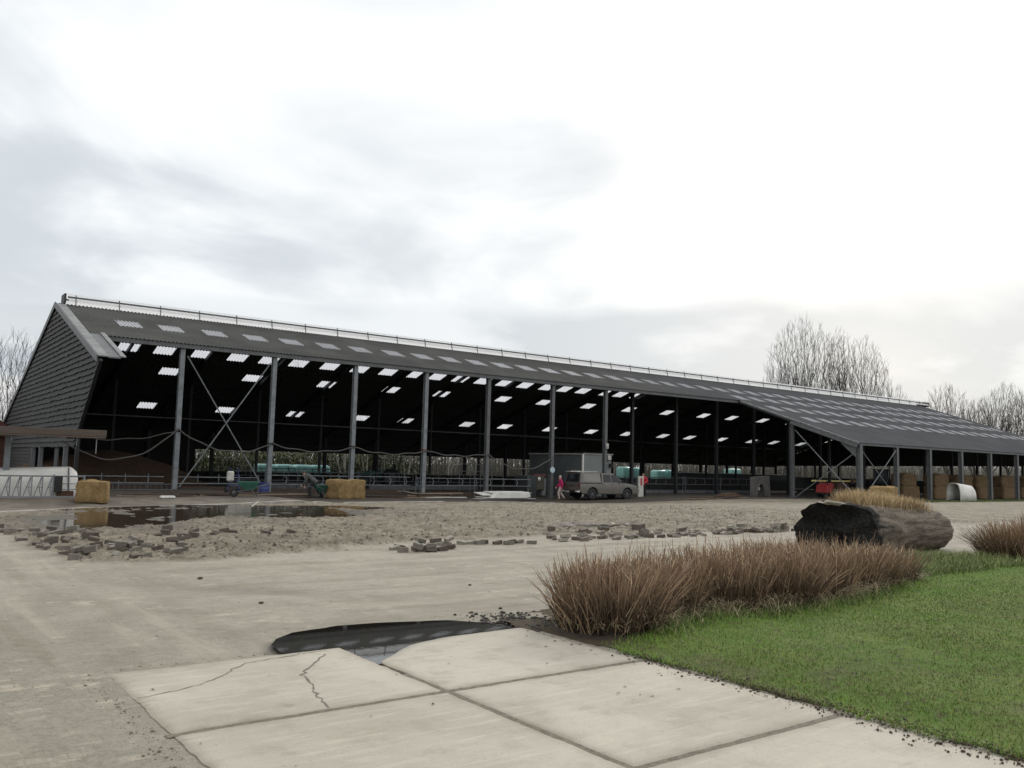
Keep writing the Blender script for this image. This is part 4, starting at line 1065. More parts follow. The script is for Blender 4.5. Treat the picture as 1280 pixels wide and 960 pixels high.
# ---- plank stack and white sheets in front of the barn
t = empty('plank_stack', (27.3, 44.3, H(27.3,44.3)), R(4), 'untidy stack of brown and pale planks before the fourth barn post', 'plank stack')
rr = random.Random(5)
for k in range(15):
    L = rr.uniform(2.2, 3.6); z = .05+.055*(k//3)
    MB().box((rr.uniform(-.5,.5), (k % 3-1)*.32+rr.uniform(-.06,.06), z), (L,.24,.05), Matrix.Rotation(R(rr.uniform(-5,5)), 3, 'Z') @ Matrix.Rotation(R(rr.uniform(-1.5,1.5)), 3, 'Y')).build('plank', M['wood' if k % 4 in (0, 3) else 'wood_dark'], t)
MB().box((.4,-.75,.05), (3.0,.3,.05)).build('plank', M['offwhite'], t); MB().box((-1.6,.1,.3), (1.2,.7,.05), Matrix.Rotation(R(8), 3, 'Y')).build('plank', M['concrete'], t)
t = empty('sheet_stack', (33.0, 47.0-2.2, H(33,44.8)), R(2), 'stack of pale white corrugated sheets lying right of the planks', 'sheet stack')
for k in range(5):
    z = .06+.10*k; b = MB(); nn = 26; L = [4.4,3.7,3.4,3.3,3.2][k]; tl = [0,3,5,-2,2][k]
    vs = []; fs = []
    for i in range(nn+1):
        y = -.55+1.1*i/nn; zz_ = .025*math.cos(i*1.4)
        vs += [(-L/2, y, zz_), (L/2, y, zz_)]
    for i in range(nn): fs.append((2*i, 2*i+1, 2*i+3, 2*i+2))
    Mx = Matrix.Translation((.25*k*(-1)**k*.4, .05*k, z)) @ Matrix.Rotation(R(tl), 4, 'Z') @ Matrix.Rotation(R([0,2,4,9,5][k]), 4, 'X')
    b.add([Mx @ Vector(p) for p in vs], fs); o = b.build('sheet', M['white'] if k else M['offwhite'], t, smooth=True)
    o.modifiers.new('thick', 'SOLIDIFY').thickness = .02
MB().box((-.3,-.2,.02), (3.2,.8,.05)).build('bearer', M['wood_dark'], t)
b = MB(); b.prism([(-1.55,.12),(1.3,.12),(1.7,.22),(1.55,.52),(-1.0,.55)], -.62, -.25); b.build('wrapped_top', M['white'], t, bevel=.03)

def loose_planks(x, y, n, label, seed, mat='wood_dark', L=(1.2,2.6)):
    rr = random.Random(seed); t = empty('loose_planks', (x, y, H(x,y)), R(rr.uniform(-6,6)), label, 'planks')
    for k in range(n):
        MB().box((rr.uniform(-1,1)*L[1]*.3, rr.uniform(-.5,.5), .03+.03*(k % 3)), (rr.uniform(*L),.16,.04), Matrix.Rotation(R(rr.uniform(-14,14)), 3, 'Z')).build('plank', M[mat if k % 3 else 'wood'], t)
    return t
loose_planks(10.2, 37.6, 5, 'few brown planks lying left of the first barn post', 1)
loose_planks(15.0, 40.4, 8, 'long brown planks lying under the crossed brace', 2, L=(2.4,4.2))
loose_planks(18.4, 42.8, 7, 'brown and pale planks lying left of the bent over man', 3, L=(1.6,3.2))
loose_planks(47.9, 40.3, 9, 'low dark timber lying along the front, right of the person in red', 4, L=(2.4,4.0))
loose_planks(51.0, 41.6, 8, 'low dark timber lying left of the yellowish litter pile', 6, L=(2.0,3.6))
loose_planks(12.4, 39.2, 7, 'brown planks lying between the first barn post and the green wheelbarrow', 7, L=(2.0,3.8))
loose_planks(23.6, 43.0, 6, 'few dark planks lying right of the golden straw bale', 8, L=(1.6,3.0))
MB().box((0,0,.05), (.55,.3,.1)).build('foam_block', M['white'], None, bevel=.02, loc=(10.0, 36.6, H(10,36.6)))
tag(bpy.data.objects['foam_block'], 'small bright white block on the ground left of the first barn post', 'block')

# ---- wheelbarrows
def wheelbarrow(x, y, rz, label):
    t = empty('wheelbarrow', (x, y, H(x, y)), rz, label, 'wheelbarrow', 'green wheelbarrows by the barn')
    b = MB(); top = [(-.42,-.33,.66),(.50,-.33,.66),(.50,.33,.66),(-.42,.33,.66)]; bot = [(-.22,-.20,.32),(.18,-.20,.32),(.18,.20,.32),(-.22,.20,.32)]
    b.add(bot+top, [(3,2,1,0),(0,1,5,4),(1,2,6,5),(2,3,7,6),(3,0,4,7)]); o = b.build('tray', M['green'], t)
    o.modifiers.new('thick', 'SOLIDIFY').thickness = .02
    b = MB(); b.tube(top+[top[0]], .018, 6); b.build('rim', M['green'], t, smooth=True)
    for s in (-1, 1):
        MB().tube([(.62,.04*s,.2),(.1,.2*s,.30),(-.5,.27*s,.5),(-.95,.28*s,.62)], .018, 6).build('handle', M['steel_mid'], t, smooth=True)
        MB().tube([(-.1,.2*s,.32),(-.32,.24*s,.01),(-.45,.24*s,.45)], .016, 6).build('leg', M['steel_mid'], t, smooth=True)
    w = MB(); w.lathe([(.08,-.04),(.17,-.045),(.2,-.02),(.2,.02),(.17,.045),(.08,.04)], axis='Y', n=18); w = w.build('wheel', M['rubber'], t, smooth=True, loc=(.62,0,.2))
    MB().lathe([(.0,-.05),(.09,-.03),(.09,.03),(0,.05)], axis='Y', n=12).build('rim', M['steel_mid'], w)
    return t
wheelbarrow(13.6, 37.3, R(-180-20), 'green wheelbarrow standing alone in front of the crossed brace')
wheelbarrow(19.2, 41.7, R(25), 'green wheelbarrow half behind the golden straw bale, by the bent over man')

# blue sack truck by the barrier, blue drum, crate in the puddle
t = empty('sack_truck', (14.6, 42.2, H(14.6,42.2)), R(10), 'blue hand truck with a pale load standing behind the crossed brace', 'hand truck')
for s in (-1, 1):
    MB().tube([(.28*s,0,.1),(.26*s,.05,1.0),(.2*s,.02,1.2)], .022, 6).build('upright', M['blue'], t, smooth=True)
    MB().lathe([(0,-.04),(.13,-.04),(.15,0),(.13,.04),(0,.04)], axis='X', n=14).build('wheel', M['rubber'], t, smooth=True, loc=(.34*s,.08,.14))
MB().box((0,-.12,.06), (.6,.35,.03)).build('toe_plate', M['blue'], t)
b = MB()
for z in (.35,.6,.85): b.bar((-.27,.03,z),(.27,.03,z), .03,.03)
b.build('crossbar', M['blue'], t)
MB().box((-.25,-.12,.8), (.32,.24,.5)).build('sack', M['offwhite'], t, bevel=.06)
b = MB(); b.lathe([(0,0),(.29,0),(.29,.3),(.305,.31),(.29,.33),(.29,.62),(.3,.64),(.28,.66),(0,.65)], n=20)
tag(b.build('drum', M['blue'], None, smooth=True, loc=(17.5, 45.75, H(17.5,45.75))), 'dark blue drum at the foot of the second barn post', 'drum')
t = empty('crate', (10.15, 28.6, -.22), R(14), 'pale grey crate half sunk in the long muddy puddle', 'crate')
b = MB()
for (c, s) in (((0,-.2,.16),(.6,.02,.32)),((0,.2,.16),(.6,.02,.32)),((-.3,0,.16),(.02,.42,.32)),((.3,0,.16),(.02,.42,.32)),((0,0,.02),(.58,.38,.03))): b.box(c, s)
b.build('sides', M['concrete'], t); MB().tube([(.32,-.2,.3),(.55,-.25,.46)], .02, 6).build('handle', M['white'], t, smooth=True)

# ---- leaning white board / kerb block by the person in red
t = empty('barrier_board', (45.6, 45.2, H(45.6,45.2)), R(4), 'pale upright board in front of the pickup bonnet, beside the person in red', 'board')
MB().box((0,0,.75), (.55,.12,1.5)).build('panel', M['offwhite'], t, bevel=.02)
MB().box((.0,-.07,1.1), (.16,.02,.5)).build('red_patch', M['red'], t)

# ---- concrete ring wall piece
t = empty('concrete_ring', (57.0, 43.3, H(57,43.3)), R(8), 'grey concrete block with a round opening left of the middle post', 'concrete block')
b = MB(); n = 24; r = .62
ring = [(-.45+r*math.cos(PI*i/n), .05+1.0*math.sin(PI*i/n)*.95) for i in range(n+1)]
outer = [(-1.15,.02),(-1.15,1.55),(1.0,1.55),(1.0,.02)]
poly = [(-1.15,.02),(-1.15,1.5),(1.0,1.62),(1.15,.02)]+ring[0:1]+ring[1:]
b.prism(poly, -.25, .25); b.build('wall', pm('dirty_concrete', (.13,.125,.115), (.08,.075,.07), 2, .85), t)
b = MB(); b.tube([(x, -.3, z) for x, z in ring], .05, 6); b.build('rim', M['steel_mid'], t, smooth=True)
MB().ball((-.4,-.1,.6), (.09,.09,.16), 8).build('plug', M['offwhite'], t, smooth=True)
tag(heap((52.3, 42.6, -.3), 1.5, .6, .4, 'rubble_pile', 'manure', 'low yellowish straw litter pile left of the concrete block', 'litter pile', 7))

# ---- tractors
def wheel(t, x, y, r, w, name='wheel'):
    b = MB(); s = 1 if y > 0 else -1
    prof = [(r*.55,-w/2),(r*.86,-w/2),(r*.97,-w*.38),(r,0),(r*.97,w*.38),(r*.86,w/2),(r*.55,w/2)]
    b.lathe(prof, axis='Y', n=26)
    for k in range(20):
        a = 2*PI*k/20; m = Matrix.Rotation(-a, 3, 'Y')
        b.box(m @ Vector((r*.99, (-1)**k*w*.22, 0)), (r*.06, w*.5, r*.09), m)
    o = b.build(name, M['rubber'], t, smooth=True, loc=(x, y, r))
    c = MB(); c.lathe([(0,-w*.3*s),(r*.3,-w*.3*s),(r*.35,-w*.36*s),(r*.57,-w*.42*s),(r*.57,w*.42*s),(0,w*.25*s)], axis='Y', n=20); c.build('rim', M['steel_mid'], o)
    return o
def tractor(x, y, z, rz, body, roofm, label, sc=1.0, pillar='black'):
    t = empty('tractor', (x, y, z), rz, label, 'tractor'); t.scale = (sc,)*3
    b = MB(); b.prism([(.35,.75),(2.3,.72),(2.42,.9),(2.35,1.35),(.9,1.52),(.35,1.5)], -.36, .36); b.build('hood', M[body], t, bevel=.05)
    MB().box((.6,0,.72), (2.6,.45,.3)).build('chassis', M['black'], t); MB().box((2.43,0,1.08), (.05,.5,.5)).build('grille', M['black'], t)
    for s in (-1, 1):
        wheel(t, -.45, .78*s, .82, .46); wheel(t, 1.85, .68*s, .55, .32)
        b = MB(); pts = [(-.45+.9*math.cos(a), .9+.82*math.sin(a)-.0) for a in np.linspace(.15, PI-.15, 10)]
        for (p, q) in zip(pts[:-1], pts[1:]): b.bar((p[0], .72*s, p[1]), (q[0], .72*s, q[1]), .5, .035)
        b.build('mudguard', M[body], t)
    for (px, py) in ((.42,.62),(.42,-.62),(-.95,.68),(-.95,-.68)): MB().bar((px, py, 1.3), (px*.88, py*.92, 2.5), .07, .07).build('cab_pillar', M[pillar], t)
    MB().box((-.27,0,2.55), (1.5,1.36,.14)).build('cab_roof', M[roofm], t, bevel=.04)
    b = MB(); b.box((-.27,0,1.28), (1.3,1.2,.1)); b.build('cab_floor', M['black'], t)
    b = MB(); b.add([(.44,-.58,1.35),(.44,.58,1.35),(.38,.55,2.46),(.38,-.55,2.46)], [(0,1,2,3)]); b.build('windscreen', M['glass'], t)
    b = MB(); b.box((-.55,0,1.5), (.5,.5,.12)); b.box((-.8,0,1.8), (.12,.5,.6)); b.build('seat', M['black'], t, bevel=.03)
    MB().tube([(1.2,.3,1.4),(1.2,.3,2.2)], .05, 8).build('exhaust', M['steel_mid'], t, smooth=True)
    MB().lathe([(0,.2),(.09,.18),(.1,0)], n=12).build('beacon', M['offwhite'], t, smooth=True, loc=(-.4,.3,2.62))
    return t
tractor(*B(23.9, 21.5), -.55, R(160), 'green', 'offwhite', 'tractor with pale cab frame at the back of the barn behind the straw bale', 1.0, 'offwhite')
tractor(*B(60.6, -3.6), -.35, R(205), 'black', 'black', 'dark tractor with a pale beacon behind the right hand crossed brace', .98)

# ---- red implement with a yellow bar
t = empty('farm_implement', (*B(50.6, -5.0), -.32), R(3), 'red farm implement under a long yellow bar behind the log grass', 'implement')
MB().box((.5,0,1.42), (6.6,.12,.13)).build('bar', M['yellow'], t, bevel=.01)
MB().box((3.3,-.05,1.40), (.5,.2,.4)).build('clamp', M['rust'], t, bevel=.03)
b = MB(); b.prism([(-1.5,.45),(-1.35,1.05),(-.9,1.28),(-.3,1.2),(-.5,.5)], -.5, .5); b.build('hopper', M['red'], t, bevel=.05)
b = MB(); b.prism([(.3,.6),(.4,1.28),(1.9,1.28),(2.3,.7)], -.45, .45); b.build('housing', M['rust'], t, bevel=.04)
MB().box((.4,0,.42), (4.2,.7,.14)).build('frame', M['black'], t)
for s in (-1, 1):
    wheel(t, -.4, .68*s, .42, .24); wheel(t, 1.8, .68*s, .42, .24)
    MB().bar((-1.2, .4*s, .4), (-1.2, .4*s, 1.4), .07, .07).build('stay', M['black'], t)
    MB().bar((2.4, .4*s, .4), (2.4, .4*s, 1.4), .07, .07).build('stay', M['black'], t)

# ---- pickup truck with hardtop
def carpaint():
    t = NT('dusty_brown_paint'); v = t.coord('Object'); n = t.noise(v, 2.2, 5, .65)
    sx = t.n('ShaderNodeSeparateXYZ'); t.l(v, sx.inputs[0])
    dirt = t.math('ADD', t.ramp(sx.outputs[2], .95, .35, 0, .75), t.math('MULTIPLY', n, .25), True)
    col = t.mix(dirt, (.115,.108,.098), (.165,.146,.12))
    return t.done(t.pbr(col, t.math('ADD', .32, t.math('MULTIPLY', dirt, .5)), .25, None, .5))
M['paint'] = carpaint()
M['canopy'] = pm('canopy_panel', (.135,.128,.118), (.12,.113,.104), 2, .4, .2)
def pickup(x, y, z, rz):
    t = empty('pickup_truck', (x, y, z), rz, 'dusty grey brown pickup truck with a hardtop parked in front of the barn', 'pickup truck')
    W = .93
    def arch(cx, r, n=12): return [(cx+r*math.cos(a), .40+r*math.sin(a)) for a in np.linspace(PI, 0, n)]
    RA, FA = -1.55, 1.55
    bot = .42
    prof = [(-2.62,.58),(-2.62,1.12),(.95,1.16),(1.35,1.14),(2.35,1.02),(2.60,.92),(2.66,.62),(2.52,.45)]
    under = [(FA+.47,bot)]+[(px, pz) for px, pz in reversed(arch(FA,.47))][0:]+[(FA-.47,bot),(RA+.47,bot)]+[(px, pz) for px, pz in reversed(arch(RA,.47))]+[(RA-.47,bot),(-2.5,.5)]
    poly = prof+under
    b = MB()
    topx = [-2.62,-2.60,.95,1.35,1.9,2.35,2.55,2.64,2.66]; topz = [1.08,1.13,1.15,1.13,1.08,1.01,.93,.80,.66]
    xs = sorted(set([round(float(q), 3) for q in np.linspace(-2.62, 2.66, 60)]+[round(cx+.47*math.cos(a), 3) for cx in (RA, FA) for a in np.linspace(0, PI, 15)]))
    vs = []; fs = []; nl = 5
    for x_ in xs:
        zt_ = float(np.interp(x_, topx, topz)); zb_ = float(np.interp(x_, [-2.62,-2.4,2.4,2.66], [.60,.42,.42,.52]))
        for cx in (RA, FA):
            if abs(x_-cx) < .47: zb_ = max(zb_, .40+math.sqrt(max(0, .47**2-(x_-cx)**2)))
        ends = .93 if x_ > 2.5 else 1
        prof_ = []
        for q in range(nl):
            z_ = zb_+(zt_-zb_)*q/(nl-1); y_ = W*(1-.045*max(0, (z_-.85)/.3)**1.5-.035*max(0, (.6-z_)/.2)**2)*ends*(1-.02*(q == nl-1)); prof_.append((y_, z_))
        ring = [(x_, -y_, z_) for y_, z_ in prof_]+[(x_, -.45*W, zt_+.012), (x_, .45*W, zt_+.012)]+[(x_, y_, z_) for y_, z_ in prof_[::-1]]
        vs += ring
    m_ = len(ring)
    for i in range(len(xs)-1):
        for q in range(m_): fs.append((i*m_+q, (i+1)*m_+q, (i+1)*m_+(q+1) % m_, i*m_+(q+1) % m_))
    fs += [tuple(range(m_)), tuple((len(xs)-1)*m_+q for q in range(m_-1, -1, -1))]
    b = MB(); b.add(vs, fs); b.build('body', M['paint'], t, smooth=True)
    for cx in (RA, FA):
        for s in (-1, 1):
            b = MB(); pts = [(cx+.466*math.cos(a), .40+.466*math.sin(a)) for a in np.linspace(-.1, PI+.1, 14)]
            vs = [(x_, s*.90, z_) for x_, z_ in pts]+[(x_, s*.45, z_) for x_, z_ in pts]; k_ = len(pts)
            b.add(vs, [(i, i+1, k_+i+1, k_+i) for i in range(k_-1)]+[tuple(range(k_, 2*k_))]); b.build('wheel_arch', M['black'], t)
    # cab greenhouse
    def house(name, x0b, x1b, x0t, x1t, z0, z1, wb, wt, mat, bev=.05):
        b = MB(); b.add([(x0b,-wb,z0),(x1b,-wb,z0),(x1b,wb,z0),(x0b,wb,z0),(x0t,-wt,z1),(x1t,-wt,z1),(x1t,wt,z1),(x0t,wt,z1)], [(3,2,1,0),(4,5,6,7),(0,1,5,4),(1,2,6,5),(2,3,7,6),(3,0,4,7)])
        return b.build(name, mat, t, bevel=bev, seg=3)
    house('cab', -.72, 1.42, -.62, .45, 1.10, 1.80, .875, .70, M['paint'], .06)
    house('hardtop', -2.60, -.75, -2.42, -.74, 1.10, 1.84, .90, .72, M['canopy'], .06)
    def lerp_y(z): return .875+(z-1.10)/(1.80-1.10)*(.70-.875)
    for s in (-1, 1):
        def pane(name, q, mat, off=.012):
            b = MB(); b.add([(px_, s*(lerp_y(pz)+off), pz) for px_, pz in q], [tuple(range(len(q)))]); return b.build(name, mat, t)
        pane('rear_side_window', [(-.55,1.2),(.12,1.2),(.12,1.72),(-.5,1.72)], M['glass'])
        pane('front_side_window', [(.20,1.2),(1.18,1.2),(.5,1.70),(.20,1.72)], M['glass'])
        def hy(z): return .90+(z-1.10)/(1.84-1.10)*(.72-.90)
        b = MB(); q = [(-2.35,1.22),(-.85,1.22),(-.85,1.74),(-2.27,1.74)]
        b.add([(px_, s*(hy(pz)+.012), pz) for px_, pz in q], [(0,1,2,3)]); b.build('canopy_window', pm('canopy_panel_sheen', (.19,.182,.17), (.16,.152,.143), 2, .35), t)  # paler colour stands in for the reflection on the canopy side
        # roof rack rail, seams, handles, mirrors, arches, steps
        MB().bar((-2.3,.58*s,1.90), (-.9,.58*s,1.90), .05, .05).build('roof_rail', M['offwhite'], t, bevel=.01)
        b = MB(); b.bar((-.70, s*.905, .5), (-.70, s*.90, 1.15), .02, .012); b.bar((.16, s*.935, .5), (.16, s*.905, 1.15), .012, .01); b.bar((1.22, s*.935, .62), (1.22, s*.91, 1.12), .012, .01); b.bar((-2.6, s*.905, 1.115), (-.74, s*.905, 1.115), .02, .03); b.build('door_seam', M['black'], t)
        for hx in (-.58, .27): MB().box((hx, s*.938, 1.02), (.16,.02,.035)).build('door_handle', M['steel_mid'], t)
        b = MB(); b.ball((1.0, s*1.05, 1.24), (.08,.12,.09), 10); b.build('mirror', M['black'], t, smooth=True)
        for cx in (RA, FA):
            b = MB(); pts = [(cx+.49*math.cos(a), s*.925, .40+.49*math.sin(a)) for a in np.linspace(-.05, PI+.05, 16)]
            b.tube(pts, .035, 6); b.build('wheel_arch_trim', M['steel_mid'], t, smooth=True)
        MB().box((0, s*.93, .40), (2.0,.10,.05)).build('side_step', M['black'], t)
        # lights
        b = MB(); b.box((-2.62, s*.82, 1.0), (.06,.14,.32)); b.build('tail_light', pm('tail_lens', (.13,.02,.02), (.1,.02,.02), 6, .3), t, bevel=.015)
        b = MB(); b.box((2.50, s*.72, .90), (.22,.32,.14)); b.build('headlight', M['glass'], t, bevel=.02)
    # rear: glass, spoiler, bumper with step corners, plate
    b = MB(); b.add([(-2.585,-.72,1.2),(-2.585,.72,1.2),(-2.465,.62,1.72),(-2.465,-.62,1.72)], [(0,1,2,3)]); o = b.build('rear_window', M['glass'], t); o.location.x = -.012
    b = MB(); b.box((-2.50,0,1.87), (.22,1.36,.045)); b.build('spoiler', M['offwhite'], t, bevel=.01)
    MB().box((-2.63,0,.86), (.02,1.35,.44)).build('tailgate', M['paint'], t, bevel=.008)
    MB().box((-2.648,0,.93), (.016,.34,.05)).build('tailgate_handle', M['black'], t)
    MB().box((-2.70,0,.54), (.16,1.45,.16)).build('rear_bumper', M['black'], t, bevel=.02)
    for s in (-1, 1): MB().box((-2.71, s*.74, .55), (.16,.34,.10)).build('bumper_corner', M['white'], t, bevel=.02)
    MB().box((-2.79,.30,.52), (.012,.46,.11)).build('number_plate', M['offwhite'], t)
    b = MB(); b.add([(1.39,-.80,1.14),(1.39,.80,1.14),(.55,.66,1.74),(.55,-.66,1.74)], [(0,1,2,3)]); o = b.build('windscreen', M['glass'], t); o.location = (.025, 0, .012)
    MB().box((2.62,0,.62), (.14,1.7,.3)).build('front_bumper', M['black'], t, bevel=.03); MB().box((2.63,0,.85), (.06,.9,.16)).build('grille', M['black'], t)
    MB().box((0,0,.46), (4.6,1.3,.16)).build('chassis', M['black'], t)
    b = MB(); b.lathe([(.0,0),(.045,0),(.045,.02),(0,.02)], axis='X', n=16); b.build('badge', M['galv'], t, loc=(-2.655, 0, 1.02))
    for cx in (RA, FA):
        for s in (-1, 1):
            b = MB(); r = .39; w = .25
            b.lathe([(.23,-w/2),(.34,-w/2),(.38,-w*.38),(r,-w*.2),(r,w*.2),(.38,w*.38),(.34,w/2),(.23,w/2)], axis='Y', n=32)
            o = b.build('wheel', M['rubber'], t, smooth=True, loc=(cx, s*.80, r))
            c = MB(); ys = s*.11
            c.lathe([(.23,ys),(.24,ys*.9),(.235,-ys)], axis='Y', n=28)
            for k in range(6):
                a = 2*PI*k/6; m = Matrix.Rotation(a, 3, 'Y'); c.box(m @ Vector((.125,ys*.8,0)), (.2,.03,.055), m)
            c.lathe([(0,ys*1.0),(.05,ys*1.0),(.06,ys*.6),(0,ys*.5)], axis='Y', n=14)
            c.build('rim', M['steel_mid'], o)
            d = MB(); d.lathe([(0,ys*.35),(.225,ys*.35)], axis='Y', n=20); d.build('brake_disc', M['black'], o)
    b = MB()
    for (mx) in (-2.05,): 
        for s in (-1,1): b.box((mx, s*.80, .36), (.03,.28,.36))
    b.build('mud_flap', M['rubber'], t)
    return t
PT = pickup(41.3, 44.7, H(41.3,44.7)-.01, R(-3))
# ------------------------------------------------------------------ people: one continuous voxel-fused body each, clothes as children
def chain(b, pts, rad, n=12):
    """tapered capsule chain"""
    pts = [Vector(p) for p in pts]
    for p, r in zip(pts, rad): b.ball(p, r, n)
    for i in range(len(pts)-1):
        b.tube([pts[i], pts[i+1]], [rad[i], rad[i+1]], n)
def ring_loft(b, secs, n=16):
    """secs: (centre, half width vector, half depth vector)"""
    vs = []; fs = []
    for c, a, d in secs:
        for j in range(n):
            t = 2*PI*j/n; vs.append(Vector(c)+Vector(a)*math.cos(t)+Vector(d)*math.sin(t))
    k = len(secs)
    for i in range(k-1):
        for j in range(n): fs.append((i*n+j, i*n+(j+1) % n, (i+1)*n+(j+1) % n, (i+1)*n+j))
    fs += [tuple(range(n-1, -1, -1)), tuple((k-1)*n+j for j in range(n))]
    b.add(vs, fs)
def fuse(b, name, mat, parent, vox, smooth_it=3):
    o = b.build(name+'_raw', mat, None)
    m = o.modifiers.new('r', 'REMESH'); m.mode = 'VOXEL'; m.voxel_size = vox
    s_ = o.modifiers.new('s', 'SMOOTH'); s_.iterations = smooth_it; s_.factor = .5
    bpy.context.view_layer.update()
    dg = bpy.context.evaluated_depsgraph_get(); me = bpy.data.meshes.new_from_object(o.evaluated_get(dg)); me.name = name
    bpy.data.objects.remove(o)
    me.polygons.foreach_set('use_smooth', [True]*len(me.polygons))
    return link(bpy.data.objects.new(name, me), parent)
M['skin'] = pm('skin', (.52,.33,.25), (.46,.28,.21), 9, .55)
def person(loc, rz, J, label, jacket, trousers, shoes, hair, accent=None):
    t = empty('person', loc, rz, label, 'person')
    J = {k: Vector(v) for k, v in J.items()}
    up = (J['neck']-J['pelvis']).normalized(); side = Vector((1, 0, 0)); fw = up.cross(side).normalized()*-1
    if fw.y < 0 and abs(up.z) > .5: fw = -fw
    def torso(b, g):
        P, N = J['pelvis'], J['neck']; L = N-P
        ring_loft(b, [(P-up*.09, side*(.165+g), fw*(.115+g)), (P+L*.1, side*(.17+g), fw*(.12+g)), (P+L*.38, side*(.145+g), fw*(.105+g)), (P+L*.72, side*(.175+g), fw*(.12+g)), (P+L*.9, side*(.165+g), fw*(.095+g)), (P+L*.99, side*(.08+g), fw*(.065+g))])
    def arms(b, g, cut=1.0):
        for s in 'LR':
            a, e, w = J['sh'+s], J['el'+s], J['wr'+s]; w2 = e.lerp(w, cut)
            chain(b, [a, e, w2], [.062+g, .048+g, .036+g])
    def legs(b, g, cut=1.0):
        for s in 'LR':
            h, k, a = J['hip'+s], J['kn'+s], J['an'+s]; a2 = k.lerp(a, cut)
            chain(b, [h, h.lerp(k, .5), k, k.lerp(a2, .35), a2], [.095+g, .08+g, .058+g, .06+g, .042+g])
    def hands(b):
        for s in 'LR':
            w, e = J['wr'+s], J['el'+s]; d = (w-e).normalized(); sx = 1 if s == 'R' else -1
            sd = d.cross(Vector((sx, 0, 0))).normalized(); nn = d.cross(sd).normalized()
            ring_loft(b, [(w, sd*.026, nn*.018), (w+d*.045, sd*.040, nn*.016), (w+d*.085, sd*.042, nn*.013)], 10)
            for k, (off, ln) in enumerate(((-.031,.068),(-.010,.080),(.011,.075),(.031,.060))):
                p = w+d*.08+sd*off; q = p+d*ln*.5+nn*.006; r_ = q+d*ln*.42+nn*.022; chain(b, [p, q, r_], [.0095,.0085,.0075], 8)
            p = w+d*.03-sd*.035; q = p+d*.03-sd*.028+nn*.01; chain(b, [p, q, q+d*.032-sd*.006+nn*.012], [.012,.0105,.009], 8)
    b = MB(); torso(b, 0); arms(b, 0); legs(b, 0); hands(b)
    hd = J['head']; hu = (hd-J['neck']).normalized(); hf = Vector(J['face']).normalized(); hs = hf.cross(hu).normalized(); hf = hu.cross(hs)
    chain(b, [J['neck']-up*.03, hd-hu*.05], [.056,.052])
    Mh = Matrix((hs, hf, hu)).transposed()
    hb = MB(); hb.ball((0,0,.02), (.076,.096,.108), 16); hb.ball((0,.022,-.055), (.058,.072,.07), 12)
    hb.ball((0,.098,-.012), (.015,.022,.026), 8); hb.ball((0,.085,-.062), (.03,.014,.012), 8); hb.ball((0,.075,-.10), (.03,.024,.02), 8)
    for s in (-1, 1): hb.ball((.078*s,-.005,-.005), (.012,.022,.034), 8)
    b.add([Mh @ Vector(p)+hd for p in hb.v], hb.f)
    for s in 'LR':
        a = J['an'+s]; f = Vector(J.get('foot'+s, (0, 1, 0))).normalized()
        chain(b, [a+Vector((0,0,-.03)), a+f*.10+Vector((0,0,-.055))], [.042,.032])
    fuse(b, 'body', M['skin'], t, .009, 3)
    e = MB()
    for s in (-1, 1): e.ball(hd+Mh @ Vector((.032*s,.086,.012)), .012, 8)
    e.build('eyes', M['black'], t, smooth=True)
    b = MB(); torso(b, .022); arms(b, .018, .96); P, N = J['pelvis'], J['neck']
    ring_loft(b, [(P-up*.15, side*.19, fw*.145), (P+up*.06, side*.195, fw*.145)]); chain(b, [N-up*.03, N+up*.03], [.085,.072])
    fuse(b, 'jacket', jacket, t, .012, 4)
    b = MB(); legs(b, .02, .97); ring_loft(b, [(P-up*.12, side*.175, fw*.13), (P+up*.05, side*.17, fw*.125)]); fuse(b, 'trousers', trousers, t, .012, 4)
    for s in 'LR':
        a = J['an'+s]; f = Vector(J.get('foot'+s, (0, 1, 0))).normalized(); b = MB()
        chain(b, [a+Vector((0,0,.03)), a-Vector((0,0,.04)), a+f*.08-Vector((0,0,.045)), a+f*.15-Vector((0,0,.055))], [.055,.052,.046,.036]); fuse(b, 'shoe', shoes, t, .011, 2)
    b = MB(); hb = MB(); hb.ball((0,-.018,.04), (.087,.096,.105), 16); hb.ball((0,-.05,-.02), (.075,.06,.075), 12)
    b.add([Mh @ Vector(p)+hd for p in hb.v], hb.f); fuse(b, 'hair', hair, t, .012, 2)
    if accent is not None:
        b = MB(); L = N-P
        ring_loft(b, [(P-up*.02, side*.12, fw*.172), (P+L*.4, side*.10, fw*.15), (P+L*.8, side*.11, fw*.158)]); fuse(b, 'jacket_panel', accent, t, .014, 2)
    return t
MJ = lambda n, c, d=None: pm(n, c, d, 7, .8, bump=.2)
# woman in pink, walking
J = dict(pelvis=(0,0,.90), neck=(0,.02,1.38), head=(0,.05,1.53), face=(-.3,.95,-.05), shL=(-.18,.01,1.33), shR=(.18,.01,1.33), elL=(-.25,-.10,1.07), elR=(.25,.08,1.08), wrL=(-.22,-.04,.84), wrR=(.22,.24,.88),
         hipL=(-.09,0,.87), hipR=(.09,0,.87), knL=(-.09,.16,.49), knR=(.10,-.02,.46), anL=(-.09,.10,.10), anR=(.10,-.26,.14))
x, y = 38.0, 45.2
person((x, y, H(x,y)-.02), R(55), J, 'person in a pink jacket and pale trousers walking beside a barn post', MJ('pink_jacket', (.50,.028,.13), (.38,.02,.10)), MJ('pale_trousers', (.48,.40,.36), (.38,.31,.28)), M['rust'], MJ('grey_hair', (.42,.40,.38)))
